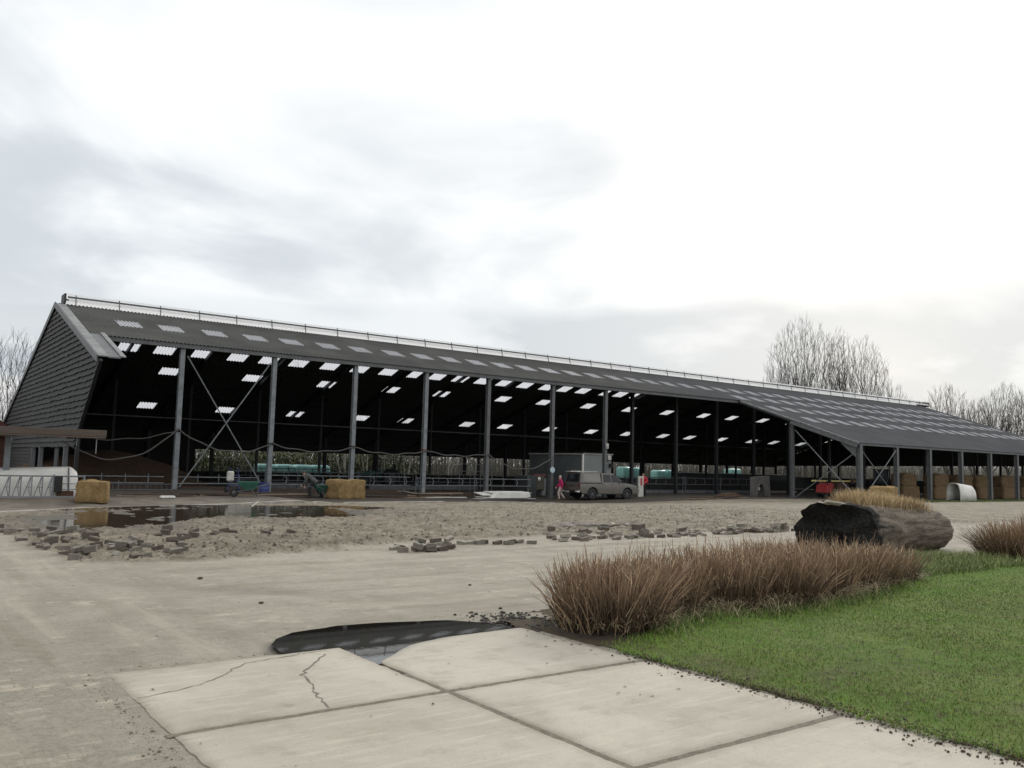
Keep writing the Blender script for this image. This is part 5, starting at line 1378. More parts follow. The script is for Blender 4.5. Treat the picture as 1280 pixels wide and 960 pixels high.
# man bending forward, facing left in the photo
J = dict(pelvis=(0,-.12,.86), neck=(0,.30,1.20), head=(0,.43,1.27), face=(0,.85,-.5), shL=(-.19,.25,1.14), shR=(.19,.25,1.14), elL=(-.22,.30,.84), elR=(.23,.24,.86), wrL=(-.15,.46,.66), wrR=(.17,.36,.62),
         hipL=(-.10,-.10,.83), hipR=(.10,-.10,.83), knL=(-.10,.14,.47), knR=(.11,-.22,.45), anL=(-.10,.06,.10), anR=(.11,-.52,.12))
x, y = 18.75, 42.3
person((x, y, H(x,y)-.02), R(55), J, 'person in a grey jacket and dark trousers bending forward by the straw bale', MJ('grey_jacket', (.075,.08,.075), (.05,.053,.05)), MJ('dark_trousers', (.025,.025,.027)), M['black'], MJ('brown_hair', (.06,.045,.035)))
# person in red and black, standing
J = dict(pelvis=(0,0,.93), neck=(0,.03,1.43), head=(0,.07,1.58), face=(0,.9,-.25), shL=(-.20,.02,1.37), shR=(.20,.02,1.37), elL=(-.29,-.02,1.10), elR=(.29,-.02,1.10), wrL=(-.18,.20,.98), wrR=(.18,.20,.98),
         hipL=(-.09,0,.90), hipR=(.09,0,.90), knL=(-.11,.03,.50), knR=(.11,.03,.50), anL=(-.12,0,.10), anR=(.12,0,.10))
x, y = 46.75, 46.0
person((x, y, H(x,y)-.02), R(105), J, 'person in a red and black jacket standing in front of the pickup bonnet', MJ('red_jacket', (.50,.04,.05), (.40,.03,.04)), MJ('black_trousers', (.015,.015,.017)), M['black'], MJ('dark_hair', (.05,.03,.025)), MJ('black_panel', (.018,.018,.02)))

# ------------------------------------------------------------------ loose paving bricks
bk = []
for k in range(5):
    bm = bmesh.new(); bmesh.ops.create_cube(bm, size=1); bmesh.ops.scale(bm, vec=(.205,.105,.072), verts=bm.verts)
    rr = random.Random(k)
    for v in bm.verts: v.co += Vector([rr.uniform(-.006,.006) for _ in range(3)])
    bmesh.ops.bevel(bm, geom=bm.edges[:], offset=.009, segments=2, affect='EDGES', profile=.6)
    me = bpy.data.meshes.new('paving_brick'); bm.to_mesh(me); bm.free(); bk.append(me)
bmats = [pm('brick_grey', (.20,.182,.155), (.12,.108,.09), 14, .9, bump=.4, dist=.01), pm('brick_pale', (.29,.27,.23), (.19,.175,.145), 14, .9, bump=.4, dist=.01), pm('brick_brown', (.115,.098,.08), (.075,.062,.05), 14, .9, bump=.4, dist=.01)]
bmesh_v = []
for me in bk:
    for m in bmats:
        c = me.copy(); c.materials.append(m); bmesh_v.append(c)
def brick(x, y, z, label, group, rr, tilt=12, mats=None):
    me = rr.choice(bmesh_v if mats is None else [m for m in bmesh_v if m.materials[0] in mats])
    o = link(bpy.data.objects.new('paving_brick', me))
    o.location = (x, y, z); o.rotation_euler = (R(rr.uniform(-tilt, tilt)) if rr.random() < .75 else R(90), R(rr.uniform(-tilt, tilt)), rr.uniform(0, 2*PI) if rr.random() < .55 else R(rr.uniform(-12, 12)))
    return tag(o, label, 'paving brick', group)
rr = random.Random(11)
def scatter(n, fn, label, group, mats=None, tilt=12, stack=.25):
    P = []
    for k in range(n):
        x, y = fn(k); q = H(x, y)+.038
        near = [p for p in P if abs(p[0]-x) < .13 and abs(p[1]-y) < .13]
        if near: q = max(p[2] for p in near)+.08
        if q-H(x, y) > .26: q = H(x, y)+.04
        P.append((x, y, q)); brick(x, y, q, label, group, rr, tilt, mats)
scatter(22, lambda k: (8.75+rr.gauss(0, .42), 14.35+rr.gauss(0, .22)+.25*rr.random()), 'loose grey paving brick in the small heap in the middle of the yard', 'bricks in the small heap mid yard', tilt=16)
scatter(9, lambda k: (10.05+k*.19+rr.uniform(-.09,.09), 15.0-.03*k+rr.uniform(-.12,.25)), 'loose grey paving brick in the short straight row right of the small heap', 'bricks in the short row')
def strip(k):
    x = 12.7+8.6*(k/92)+rr.uniform(-.15,.15); w = .9*math.exp(-((x-15.3)/2.6)**2)+.18
    return x, 14.65+.05*(x-12.7)+abs(rr.gauss(0, w))
scatter(95, strip, 'loose grey paving brick in the long scattered strip behind the reed clumps', 'bricks in the long strip behind the reeds', tilt=14)
def leftb(k):
    f = rr.random(); y = 14.8+7.2*f**1.2
    return 2.80-.075*(y-14.8)+rr.random()**1.4*(2.1-.5*f), y
scatter(78, leftb, 'loose brown paving brick in the torn up left corner of the mud', 'bricks in the torn up left corner', [bmats[0], bmats[2]], 15)
scatter(16, lambda k: (5.0+rr.random()*3.0, 18.4+rr.gauss(0, .5)+.5*rr.random()), 'dark brick half sunk in the mud below the long puddle', 'bricks sunk in the mud below the long puddle', [bmats[2]], 22)
o = link(bpy.data.objects.new('brick_block', bmesh_v[2])); o.scale = (1.9, 2.4, 2.4); o.location = (17.1, 17.0, H(17.1,17.0)+.12); o.rotation_euler = (0, 0, R(20))
tag(o, 'larger reddish brown brick block standing behind the long brick strip', 'brick block')

# ------------------------------------------------------------------ clods and small stones in the torn-up ground
def clods(n, region, size, name, mat, label, seed):
    rs = np.random.default_rng(seed)
    x0, x1, y0, y1 = region; X = x0+(x1-x0)*rs.random(n); Y = y0+(y1-y0)*rs.random(n)**1.3
    z, mud, ap, wet, pv, gl = terrain_h(X, Y, True)
    cl = fbm(X*1.1, Y*1.1, 61, 3)
    ok = (mud > .5) & (rs.random(n) < .25+1.6*np.clip(cl-.38, 0, 1)) & (wet < .85)
    X, Y, z = X[ok], Y[ok], z[ok]; m = len(X)
    base = np.array([(1,0,0),(.3,.95,0),(-.8,.6,0),(-.8,-.6,0),(.3,-.95,0),(.1,.1,.75),(.55,.2,.55),(-.4,-.3,.5)])
    tri = np.array([(0,1,6),(1,5,6),(1,2,5),(2,7,5),(2,3,7),(3,4,7),(4,5,7),(4,6,5),(4,0,6)])
    s = size*(.35+rs.random(m)**2.5*1.9)
    V = base[None]*(1+.5*(rs.random((m, 8, 3))-.5)); a = rs.random(m)*2*PI; c_, s_ = np.cos(a), np.sin(a)
    Vx = (V[..., 0]*c_[:, None]-V[..., 1]*s_[:, None])*s[:, None]+X[:, None]; Vy = (V[..., 0]*s_[:, None]+V[..., 1]*c_[:, None])*s[:, None]+Y[:, None]
    Vz = V[..., 2]*s[:, None]*(.6+.8*rs.random(m))[:, None]+z[:, None]-.004
    F = (tri[None]+8*np.arange(m)[:, None, None]).reshape(-1, 3)
    return tag(np_mesh(name, np.stack([Vx, Vy, Vz], -1).reshape(-1, 3), F, mat), label, 'clods', kind='stuff')
M['clod'] = pm('dry_clods', (.27,.245,.195), (.14,.122,.093), 9, .95, island=.55)
M['clod_dark'] = pm('damp_clods', (.12,.10,.075), (.07,.058,.042), 9, .95, island=.4)
clods(150000, (2.5, 34, 13.8, 34), .013, 'mud_clods', M['clod'], 'pale crumbly soil clods covering the torn up yard', 1)
clods(16000, (2.5, 30, 14.2, 27), .02, 'damp_clods', M['clod_dark'], 'dark damp soil clods scattered in the torn up yard', 2)
# crumbs and dead leaves on the drive and the slabs
rs = np.random.default_rng(5); n = 520
X = rs.random(n)*11-1; Y = 4.5+rs.random(n)**1.4*11
edge = rs.random(n) < .55; X[edge] = 5.56-np.abs(rs.normal(0, .10, edge.sum())); Y[edge] = 2.5+rs.random(edge.sum())*5.2
ok = ~((X > 5.6) & (Y < lawn_top(X)+1.5)); X, Y = X[ok], Y[ok]; n = len(X)
z = np.where((X > 1.6) & (X < 5.56) & (Y < 7.2), slab_h(X, Y, 99), terrain_h(X, Y))+.006
a = rs.random(n)*2*PI; s = .004+.014*rs.random(n)**4; V = []
for dx, dy, dz in ((-1,-.6,0),(1,-.5,.1),(.8,.6,.35),(-.9,.5,.1)): V.append(np.stack([X+(dx*np.cos(a)-dy*np.sin(a))*s, Y+(dx*np.sin(a)+dy*np.cos(a))*s, z+dz*s], -1))
tag(np_mesh('dead_leaf_crumbs', np.stack(V, 1).reshape(-1, 3), np.arange(4*n).reshape(n, 4), pm('leaf_litter', (.06,.045,.032), (.10,.075,.05), 30, .9)), 'dark leaf crumbs scattered over the drive and slabs', 'leaf litter', kind='stuff')
for k, (x, y, s, lb) in enumerate([(6.8,9.98,.022,'small dark stone lying alone on the drive above the puddle'),(3.84,12.22,.032,'dark leaf shaped stone on the drive left of the small brick heap'),(3.78,9.78,.026,'dark stone on the drive above the left tip of the near puddle'),(4.6,14.5,.045,'dark broken brick at the near edge of the mud on the left')]):
    b = MB(); b.ball((0,0,s*.5), (s*1.3,s*.8,s*.6), 7); o = b.build('stone', M['clod_dark'], None, loc=(x, y, H(x,y))); tag(o, lb, 'stone')

# ------------------------------------------------------------------ reed clumps: cut brown stems
def stems(n, rad, hmin, hmax, fan, seed, name, mat, parent=None, r=.0062, seg=3):
    rs = np.random.default_rng(seed); rho = rad*np.sqrt(rs.random(n)); th = rs.random(n)*2*PI
    bx, by = rho*np.cos(th), rho*np.sin(th); f = rho/rad
    L = (hmin+(hmax-hmin)*rs.random(n)**.6)*(1-.12*f)*np.where(rs.random(n) < .12, .55, 1)*np.where(rs.random(n) < .06, 1.2, 1)*(.72+.56*fbm(bx*5+seed, by*5, 13, 3)); lean = fan*f**1.8*(.35+.9*rs.random(n))+.095*rs.normal(0, 1, n)
    az = th+rs.normal(0, .6, n); dx, dy = np.cos(az), np.sin(az); rings = []
    for k in range(seg+1):
        q = k/seg; o = np.sin(lean*(.5+.5*q))*L*q; z = np.cos(lean*(.35+.5*q))*L*q; rad_ = r*(1.0-.45*q)*(.6+.8*((th*7) % 1))
        for j in range(3):
            a = 2*PI*j/3; rings.append(np.stack([bx+dx*o+rad_*math.cos(a), by+dy*o+rad_*math.sin(a), z-.02], -1))
    V = np.stack(rings, 1).reshape(-1, 3); q = 3*(seg+1); F = []
    for k in range(seg):
        for j in range(3): F.append((k*3+j, k*3+(j+1) % 3, (k+1)*3+(j+1) % 3, (k+1)*3+j))
    F = (np.array(F)[None]+q*np.arange(n)[:, None, None]).reshape(-1, 4)
    return np_mesh(name, V, F, mat, parent)
def litter(n, rad, seed, parent, mat, L=.22):
    rs = np.random.default_rng(seed); rho = rad*(.55+.6*rs.random(n)); th = rs.random(n)*2*PI
    P = np.stack([rho*np.cos(th), rho*np.sin(th), .005+.09*rs.random(n)], -1)
    return blades(P, L*(.4+rs.random(n)), .004, 1.15+.5*rs.random(n), rs, 'fallen_blades', mat, parent, 2, th+rs.normal(0, 1.0, n))
M['brokenstem'] = stem_mat('broken_stems', (.07,.05,.035), (.36,.27,.18), .5, .7)
def make_clump(seed, rad=.58, n=1500, h=(.36,.66), fan=.75, label='', loc=(0,0), extra=True):
    t = empty('reed_clump', (loc[0], loc[1], .03), 0, label, 'reed clump', 'cut brown reed clumps between the drive and the lawn')
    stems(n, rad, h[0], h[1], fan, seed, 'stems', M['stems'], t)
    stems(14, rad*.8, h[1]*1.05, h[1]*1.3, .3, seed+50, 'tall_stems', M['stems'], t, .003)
    litter(560, rad, seed+9, t, M['palegrass'])
    rs = np.random.default_rng(seed+70); m = 620; rho = rad*np.sqrt(rs.random(m))*1.08; th = rs.random(m)*2*PI
    blades(np.stack([rho*np.cos(th), rho*np.sin(th), .02+.30*rs.random(m)**1.4], -1), .12+.22*rs.random(m), .0042, .9+1.0*rs.random(m), rs, 'broken_stems', M['brokenstem'], t, 2)
    rho = rad*np.sqrt(rs.random(260)); th = rs.random(260)*2*PI
    blades(np.stack([rho*np.cos(th), rho*np.sin(th), .30+.34*rs.random(260)], -1), .10+.12*rs.random(260), .0038, .5+.9*rs.random(260), rs, 'bent_tips', M['brokenstem'], t, 1)
    MB().lathe([(rad*1.15,-.03),(rad*.9,.03),(rad*.4,.09),(0,.10)], n=20).build('root_mat', pm('root_soil', (.05,.038,.028), (.03,.024,.018), 9, .95), t, smooth=True)
    return t
def again(src, loc, rz, sc, label):
    c = copy_tree(src); c.location = (loc[0], loc[1], .03); c.rotation_euler = (0, 0, rz); c.scale = (sc[0], sc[0], sc[1]); c['label'] = label; return c
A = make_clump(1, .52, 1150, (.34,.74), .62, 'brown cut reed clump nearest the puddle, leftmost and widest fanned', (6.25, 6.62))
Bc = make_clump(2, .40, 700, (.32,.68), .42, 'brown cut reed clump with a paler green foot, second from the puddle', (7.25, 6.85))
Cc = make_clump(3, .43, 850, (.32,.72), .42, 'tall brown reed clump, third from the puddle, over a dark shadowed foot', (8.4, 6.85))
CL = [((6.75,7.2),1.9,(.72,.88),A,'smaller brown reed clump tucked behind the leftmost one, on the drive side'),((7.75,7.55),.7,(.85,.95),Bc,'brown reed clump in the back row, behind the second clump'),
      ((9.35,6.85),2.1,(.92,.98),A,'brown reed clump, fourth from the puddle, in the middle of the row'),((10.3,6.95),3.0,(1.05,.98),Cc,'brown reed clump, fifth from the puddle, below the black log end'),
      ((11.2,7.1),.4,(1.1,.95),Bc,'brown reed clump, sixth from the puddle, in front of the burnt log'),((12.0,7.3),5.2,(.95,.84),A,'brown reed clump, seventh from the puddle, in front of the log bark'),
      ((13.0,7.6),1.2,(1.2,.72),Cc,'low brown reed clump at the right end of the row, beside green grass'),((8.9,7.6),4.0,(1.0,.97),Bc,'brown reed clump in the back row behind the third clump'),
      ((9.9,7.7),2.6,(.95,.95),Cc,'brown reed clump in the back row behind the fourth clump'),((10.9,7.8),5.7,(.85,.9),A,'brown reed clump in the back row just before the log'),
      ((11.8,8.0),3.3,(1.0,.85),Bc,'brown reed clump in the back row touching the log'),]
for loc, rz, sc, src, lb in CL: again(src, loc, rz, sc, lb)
S = make_clump(4, .72, 1500, (.45,.80), 1.05, 'dark bushy twig shrub at the right frame edge beyond the log', (19.1, 8.1)); S['category'] = 'shrub'; S.name = 'twig_shrub'; del S['group']
c = again(S, (20.4, 8.0), 2.2, (1.0, 1.0), 'second dark twig shrub right of the first, mostly cut by the frame'); c['category'] = 'shrub'; c.name = 'twig_shrub'
# rough green grass and weeds between the reed row, the log and the lawn
rs = np.random.default_rng(12); n = 9000
X = 6.3+rs.random(n)*12.5; Y = lawn_top(X)+rs.normal(0, .22, n)-.02
m2 = 9000; X2 = 13.0+rs.random(m2)*5; Y2 = 7.2+rs.random(m2)*2.0; ok = Y2 < 9.3-.0*(X2)
X = np.r_[X, X2[ok]]; Y = np.r_[Y, Y2[ok]]; n = len(X)
tag(blades(np.c_[X, Y, lawn_z(X, Y)-.01], .05+.10*rs.random(n)*(1+.8*(X > 13)), .0042, .5+.8*rs.random(n), rs, 'rough_grass', M['weed']), 'rough uncut green grass along the reed row and under the log', 'grass', kind='stuff')
n = 700; X = 6.3+rs.random(n)*6.5; Y = lawn_top(X)+.05+rs.normal(0, .12, n)
tag(blades(np.c_[X, Y, lawn_z(X, Y)], .14+.2*rs.random(n), .005, 1.0+.5*rs.random(n), rs, 'fallen_straw', M['palegrass']), 'pale fallen blades lying along the lawn edge of the reeds', 'dead grass', kind='stuff')
# gravel spilling from the bed beside the puddle
rs = np.random.default_rng(14); n = 500; X = 5.72+rs.normal(0, .22, n); Y = 7.45+rs.normal(0, .28, n)
b = MB()
for k in range(n):
    s = .006+.022*rs.random()**2; b.ball((X[k], Y[k], H(X[k], Y[k])+s*.3), (s*(.8+.5*rs.random()), s, s*.7), 5)
tag(b.build('bed_gravel', pm('dark_gravel', (.10,.09,.08), (.05,.045,.04), 8, .9, island=.5), None), 'dark gravel and crumbs at the left foot of the first reed clump', 'gravel', kind='stuff')
# verge by the right-hand hutch
rs = np.random.default_rng(15); n = 14000; X = 61+rs.random(n)*22; Y = 31.6+rs.random(n)*4.2
tag(blades(np.c_[X, Y, base_h(X, Y)-.01], .06+.10*rs.random(n), .012, .5+.6*rs.random(n), rs, 'verge_grass', M['weed']), 'strip of rough green grass in front of the arched white hutch', 'grass', kind='stuff')

# ------------------------------------------------------------------ the big log
def log_mat():
    t = NT('old_log'); v = t.coord('Object'); n = t.noise(v, 1.6, 6, .7); st = t.noise(t.coord('Object', (.5, 3, 3)), 3.2, 6, .7, .5); nf = t.noise(v, 16, 5, .7)
    col = t.mix(t.ramp(st, .32, .68), (.235,.20,.16), (.10,.082,.063))
    col = t.mix(t.math('MULTIPLY', t.ramp(n, .5, .7), .7), col, (.32,.295,.255))
    col = t.mix(t.math('MULTIPLY', t.ramp(nf, .5, .7), .5), col, (.035,.03,.026))
    a = t.n('ShaderNodeAttribute', attribute_name='char')
    col = t.mix(a.outputs['Fac'], col, t.mix(t.ramp(nf, .4, .7), (.008,.008,.008), (.032,.030,.028)))
    hgt = t.math('ADD', t.math('MULTIPLY', st, 1.2), t.math('MULTIPLY', nf, .6))
    return t.done(t.pbr(col, .85, 0, t.bump(hgt, 1.0, .06), .25))
lg = empty('fallen_log', (15.75, 10.35, 0), R(-1), 'huge weathered log with a black burnt hollow end lying beyond the reeds', 'log')
n, m = 110, 120; Lg = 4.35
vs = np.zeros((m+1, n, 3)); ch = np.zeros((m+1, n))
th = np.arange(n)*2*PI/n
for i in range(m+1):
    f = i/m
    Rr = .60-.16*f+.03*math.sin(f*9)
    if f > .9: Rr *= math.sqrt(max(0, 1-((f-.9)/.1)**2*.86))
    x_cut = .55-.80*np.sin(th+PI/2)*0-.75*np.cos(th)           # oblique burnt end (th=0 points to +y)
    x_cut = .30-.40*np.cos(th)+.75*(fbm(np.cos(th)*1.7+5, np.sin(th)*1.7+5, 17, 5)-.5)
    xs = x_cut*(1-f)+f*Lg
    kx, ka = xs*1.4, th
    nz = fbm(xs*1.3+5, np.sin(th)*1.6+np.cos(th)*1.6*1.3+9, 7, 4)-.5; nz2 = fbm(xs*2.2, th*4.5, 9, 4)-.5
    seam = -.05*np.exp(-((th-4.9+.2*np.sin(xs*2))/.18)**2)*sm(xs, .6, 1.4)
    rad = Rr*(1+.20*nz+.14*nz2)+seam
    yy = rad*np.cos(th)*1.04; zz_ = rad*np.sin(th)
    zz_ = np.where(zz_ > 0, zz_*.93, zz_)
    vs[i, :, 0] = xs; vs[i, :, 1] = yy; vs[i, :, 2] = np.maximum(zz_+.53-.09*f, .0)
    ch[i] = sm(-(xs-(x_cut+.30+.5*nz+.55*nz2+.25*np.cos(th+.6)+.25*(np.sin(th) > .1))), -.12, .12)
F = []; 
ii = np.arange(m)[:, None]; jj = np.arange(n)[None, :]
F = np.stack([ii*n+jj, ii*n+(jj+1) % n, (ii+1)*n+(jj+1) % n, (ii+1)*n+jj], -1).reshape(-1, 4)[:, ::-1]
V = vs.reshape(-1, 3); C = ch.reshape(-1)
# hollow: inner surface from the rim inwards, closed at the bottom
k0 = len(V); inn = []; depth = 12
rim = vs[0]; cen = rim.mean(0)
for d in range(1, depth+1):
    g_ = d/depth
    sc_ = 1-.93*g_; p = cen+(rim-cen)*np.array([1, sc_, sc_]); p[:, 0] = rim[:, 0]*(1-g_)**1.5+(rim[:, 0].mean())*(1-(1-g_)**1.5)+.22*np.sin(g_*PI)**.7+.34*(fbm(p[:, 1]*2.6+4, p[:, 2]*2.6+4, 19, 4)-.5)*min(1, 3*g_)
    inn.append(p)
V = np.vstack([V]+inn); C = np.r_[C, np.ones(depth*n)]
rows = [np.arange(n)]+[k0+d*n+np.arange(n) for d in range(depth)]
for a, b_ in zip(rows[:-1], rows[1:]): F = np.vstack([F, np.stack([a, np.roll(a, -1), np.roll(b_, -1), b_], -1)])
# caps as fans of quads (degenerate-free): end cap + hollow bottom
for row, fl in ((m*n+np.arange(n), 0), (rows[-1], 1)):
    cidx = len(V); V = np.vstack([V, V[row].mean(0)[None]+(np.array([[.10,0,0]]) if not fl else 0)]); C = np.r_[C, float(fl)]
    F = np.vstack([F, np.stack([row[0::2], row[1::2], np.roll(row, -2)[0::2], np.full(n//2, cidx)], -1)])
o = np_mesh('trunk', V, F, log_mat(), lg, smooth=True)
at = o.data.attributes.new('char', 'FLOAT', 'POINT'); at.data.foreach_set('value', C.astype(np.float32))
b = MB(); vs = []; fs = []
for i in range(9):
    f = i/8; x = -.02+.95*f
    for j in range(4): vs.append((x, -.16+.11*j+.04*math.sin(f*4), 1.10-.14*f+.05*f*f+.03*math.sin(j*2+f*5)))
for i in range(8):
    for j in range(3): fs.append((i*4+j, i*4+j+1, i*4+j+5, i*4+j+4))
b.add(vs, fs); o = b.build('bark_strip', pm('pale_bark', (.50,.46,.40), (.36,.32,.27), 6, .8), lg, smooth=True); o.modifiers.new('t', 'SOLIDIFY').thickness = .025
# moss/soil and dry grass on its back
t = empty('dry_grass_tuft', (15.75, 10.40, .88), 0, 'golden dry grass growing along the top of the big log', 'dry grass')
rs = np.random.default_rng(31); n = 5200; X = .75+3.0*rs.random(n)**1.1; Yv = .04+rs.normal(0, .17, n); zt = .19-.05*X-.45*Yv**2
hgt = (.16+.24*rs.random(n))*(1.1-.16*np.abs(X-1.6))
blades(np.c_[X, Yv, zt], hgt, .0045, .35+.7*rs.random(n)**2, rs, 'grass_blades', M['drygrass'], t, 3)

# ------------------------------------------------------------------ trees
def bark(name, c): return pm(name, c, tuple(.6*q for q in c), 3, .9)
M['bark'] = bark('grey_bark', (.07,.062,.053)); M['bark2'] = bark('brown_bark', (.10,.088,.075)); M['bark_pale'] = bark('pale_bark_haze', (.24,.225,.20))
def tree_mesh(seed, Hh, width, stems_n, base_frac, r0, twig=.012, dens=1.0, lvls=3):
    """ascending limbs that end on a rounded crown outline, with side branches and twigs"""
    rr = random.Random(seed); segs = []
    def limb(p, d, L, r, lv, bend, n):
        q = p.copy(); pts = [q.copy()]; rs_ = [r]
        for k in range(n):
            d = (d+Vector((rr.gauss(0,.07),rr.gauss(0,.07),rr.gauss(0,.04)+bend*.6))).normalized(); q = q+d*(L/n)
            pts.append(q.copy()); rs_.append(max(twig*.5, r*(1-.9*((k+1)/n)**.7)))
        segs.append((pts, rs_, lv)); return pts, rs_
    def sub_(pts, rs_, L, lv, f0, cnt, ratio):
        n = len(pts)-1
        for k in range(cnt):
            f = f0+(1-f0)*(k+rr.random())/cnt; i = min(n-1, int(f*n)); g = f*n-i
            b = pts[i].lerp(pts[i+1], g); d = (pts[i+1]-pts[i]).normalized(); rb = rs_[i]+(rs_[i+1]-rs_[i])*g
            ax = d.orthogonal().normalized(); ax.rotate(Matrix.Rotation(rr.random()*2*PI, 3, d)); an = rr.uniform(.30, .78)
            nd = (d*math.cos(an)+ax*math.sin(an)+Vector((0,0,.22))).normalized()
            l = L*ratio*(1.15-.75*f)*rr.uniform(.65, 1.25)
            p2, r2 = limb(b, nd, l, max(twig*.75, rb*.55), lv, .20, 5 if lv < 2 else (4 if lv < 3 else 2))
            if lv < lvls: sub_(p2, r2, l, lv+1, .12, int(([0,11,3,0][lv])*dens+.5), [0,.46,.5,.45][lv])
    for k in range(stems_n):
        a = 2*PI*k/stems_n+rr.uniform(-.5, .5); t = (0 if k == 0 else rr.uniform(.35, 1.0))
        tilt = t*math.atan(width/Hh*1.05); dr = Vector((math.sin(tilt)*math.cos(a), math.sin(tilt)*math.sin(a), math.cos(tilt)))
        L = Hh*(1.0-.13*t*t)*rr.uniform(.93, 1.03)*(.96 if k == 0 else 1)
        base = Vector((rr.uniform(-.2,.2), rr.uniform(-.2,.2), -.2 if k < 2 or base_frac == 0 else Hh*base_frac*rr.uniform(.4,1)))
        pts, rs_ = limb(base, dr, L-base.z, r0*(.8 if k == 0 else rr.uniform(.28,.45)), 0, .012, 9)
        sub_(pts, rs_, L, 1, .22, int(38*dens), .25)
    return segs
def crown_tree(seed, Hh, rx, rz, n=1500, tip=.011, bole=.25, nst=4):
    """crown filled with points that are joined to the nearest lower limb; limb thickness follows what it carries"""
    rs = np.random.default_rng(seed); cz = Hh-rz
    P = []
    while len(P) < n:
        q = rs.normal(0, 1, 3); q /= np.linalg.norm(q); f = rs.random()**.42
        p = np.array([q[0]*rx*f, q[1]*rx*f, cz+q[2]*rz*f]); p[:2] *= 1-.25*max(0, (cz-p[2])/rz)
        if p[2] > Hh*bole*.8: P.append(p)
    P = np.array(P); base = np.array([0, 0, Hh*bole*.5])
    P = P[np.argsort(np.linalg.norm((P-base)*np.array([1,1,.9]), axis=1))]
    N = [np.array([0,0,-.3]), np.array([0,0,Hh*bole*.5])]; par = [-1, 0]
    for k in range(nst):                       # main ascending limbs
        a = 2*PI*k/nst+rs.random(); t = .25+.45*rs.random() if k else .04; pr = 1
        for j in range(1, 9):
            f = j/8; q = np.array([math.cos(a)*rx*t*f**1.25, math.sin(a)*rx*t*f**1.25, Hh*bole*.5+(Hh*.86-Hh*bole*.5)*f*(1-.18*t)])+rs.normal(0, .12, 3)
            N.append(q); par.append(pr); pr = len(N)-1
    for p in P:
        A = np.array(N); d = p-A; L = np.linalg.norm(d, axis=1)+1e-6; w = (p-base)/np.linalg.norm(p-base)*.55+np.array([0,0,.75]); w /= np.linalg.norm(w)
        c = (d@w)/L; cost = L*(1+6*(1-c)); cost[A[:, 2] > p[2]-.05] += 50; cost[0] += 99
        N.append(p); par.append(int(np.argmin(cost)))
    m = len(N); kids = [[] for _ in range(m)]
    for i in range(1, m): kids[par[i]].append(i)
    R2 = np.zeros(m)
    for i in range(m-1, 0, -1):
        if not kids[i]: R2[i] = tip**2
        R2[par[i]] += R2[i]*.985
    rad = np.sqrt(R2); segs = []
    def run(i, j):
        pts = [Vector(N[i]), Vector(N[j])]; rr_ = [min(rad[i], rad[j]*1.15), rad[j]]
        while kids[j]:
            ks = sorted(kids[j], key=lambda q: -rad[q])
            for q in ks[1:]: stack.append((j, q))
            j = ks[0]; pts.append(Vector(N[j])); rr_.append(rad[j])
        # fine whip at the tip
        d = (pts[-1]-pts[-2]).normalized(); d = (d+Vector((0,0,.35))).normalized()
        pts.append(pts[-1]+d*(.5+.5*rs.random())); rr_.append(tip*.5)
        segs.append((pts, rr_, 0 if rr_[0] > .10 else 1))
        for k in range(1, len(pts)-1):
            if rr_[k] < .045 and rs.random() < .8:
                for _ in range(2):
                    v = Vector(rs.normal(0, 1, 3)).normalized(); v = (v*.55+d*.9+Vector((0,0,.35))).normalized(); e = pts[k]+v*(.5+.8*rs.random())
                    segs.append(([pts[k], e], [tip*.85, tip*.4], 2))
    stack = [(0, 1)]
    while stack: run(*stack.pop())
    return segs
def tree_obj(segs, loc, label, name='bare_tree', cat='tree', group=None, mat='bark', sc=1, rz=0):
    t = empty(name, loc, rz, label, cat, group); t.scale = (sc,)*3
    a, c = MB(), MB()
    for pts, rs_, lv in segs:
        (a if lv == 0 else c).tube(pts, rs_, 6 if lv == 0 else (4 if lv == 1 else 3), caps=False)
    for mb, nm in ((a, 'trunk'), (c, 'crown')):
        me = bpy.data.meshes.new(nm); me.from_pydata(mb.v, [], mb.f); me.materials.append(M[mat]); me.polygons.foreach_set('use_smooth', [True]*len(me.polygons))
        link(bpy.data.objects.new(nm, me), t)
    return t
def at_bearing(bx, Y):        # world x,y of a point Y metres ahead and bx*Y to the right of the view axis
    X = bx*Y; return X*.802+Y*.597, -X*.597+Y*.802
g1 = crown_tree(3, 25.8, 6.3, 10.5, 2300, .013, .2, 7)
g2 = crown_tree(8, 23.2, 4.2, 9.5, 1400, .013, .25, 4)
g3 = crown_tree(5, 14.6, 3.3, 5.6, 900, .012, .3, 3)
x, y = at_bearing(.341, 132); tree_obj(g1, (x, y, -.3), 'tallest and broadest bare tree above the barn roof, left of the close pair')
x, y = at_bearing(.410, 134); tree_obj(g2, (x, y, -.3), 'tall bare tree above the barn roof, right of the broadest one')
x, y = at_bearing(.381, 137); tree_obj(crown_tree(23, 25.0, 3.0, 9.5, 1000, .013, .25, 3), (x, y, -.3), 'narrow tall bare tree between the two big ones above the barn roof')
x, y = at_bearing(.318, 130); tree_obj(crown_tree(21, 18.4, 3.6, 7.0, 900, .012, .2, 4), (x, y, -.3), 'lower bare tree at the left side of the big group above the roof')
x, y = at_bearing(.438, 133); tree_obj(crown_tree(22, 16.6, 3.6, 5.5, 450, .012, .3, 4), (x, y, -.3), 'thin leaning bare tree right of the big group above the roof')
x, y = at_bearing(-.577, 62); tree_obj(crown_tree(31, 10.3, 3.0, 4.6, 700, .008, .22, 4), (x, y, -.2), 'bare tree behind the left edge of the boarded gable')
T0 = None
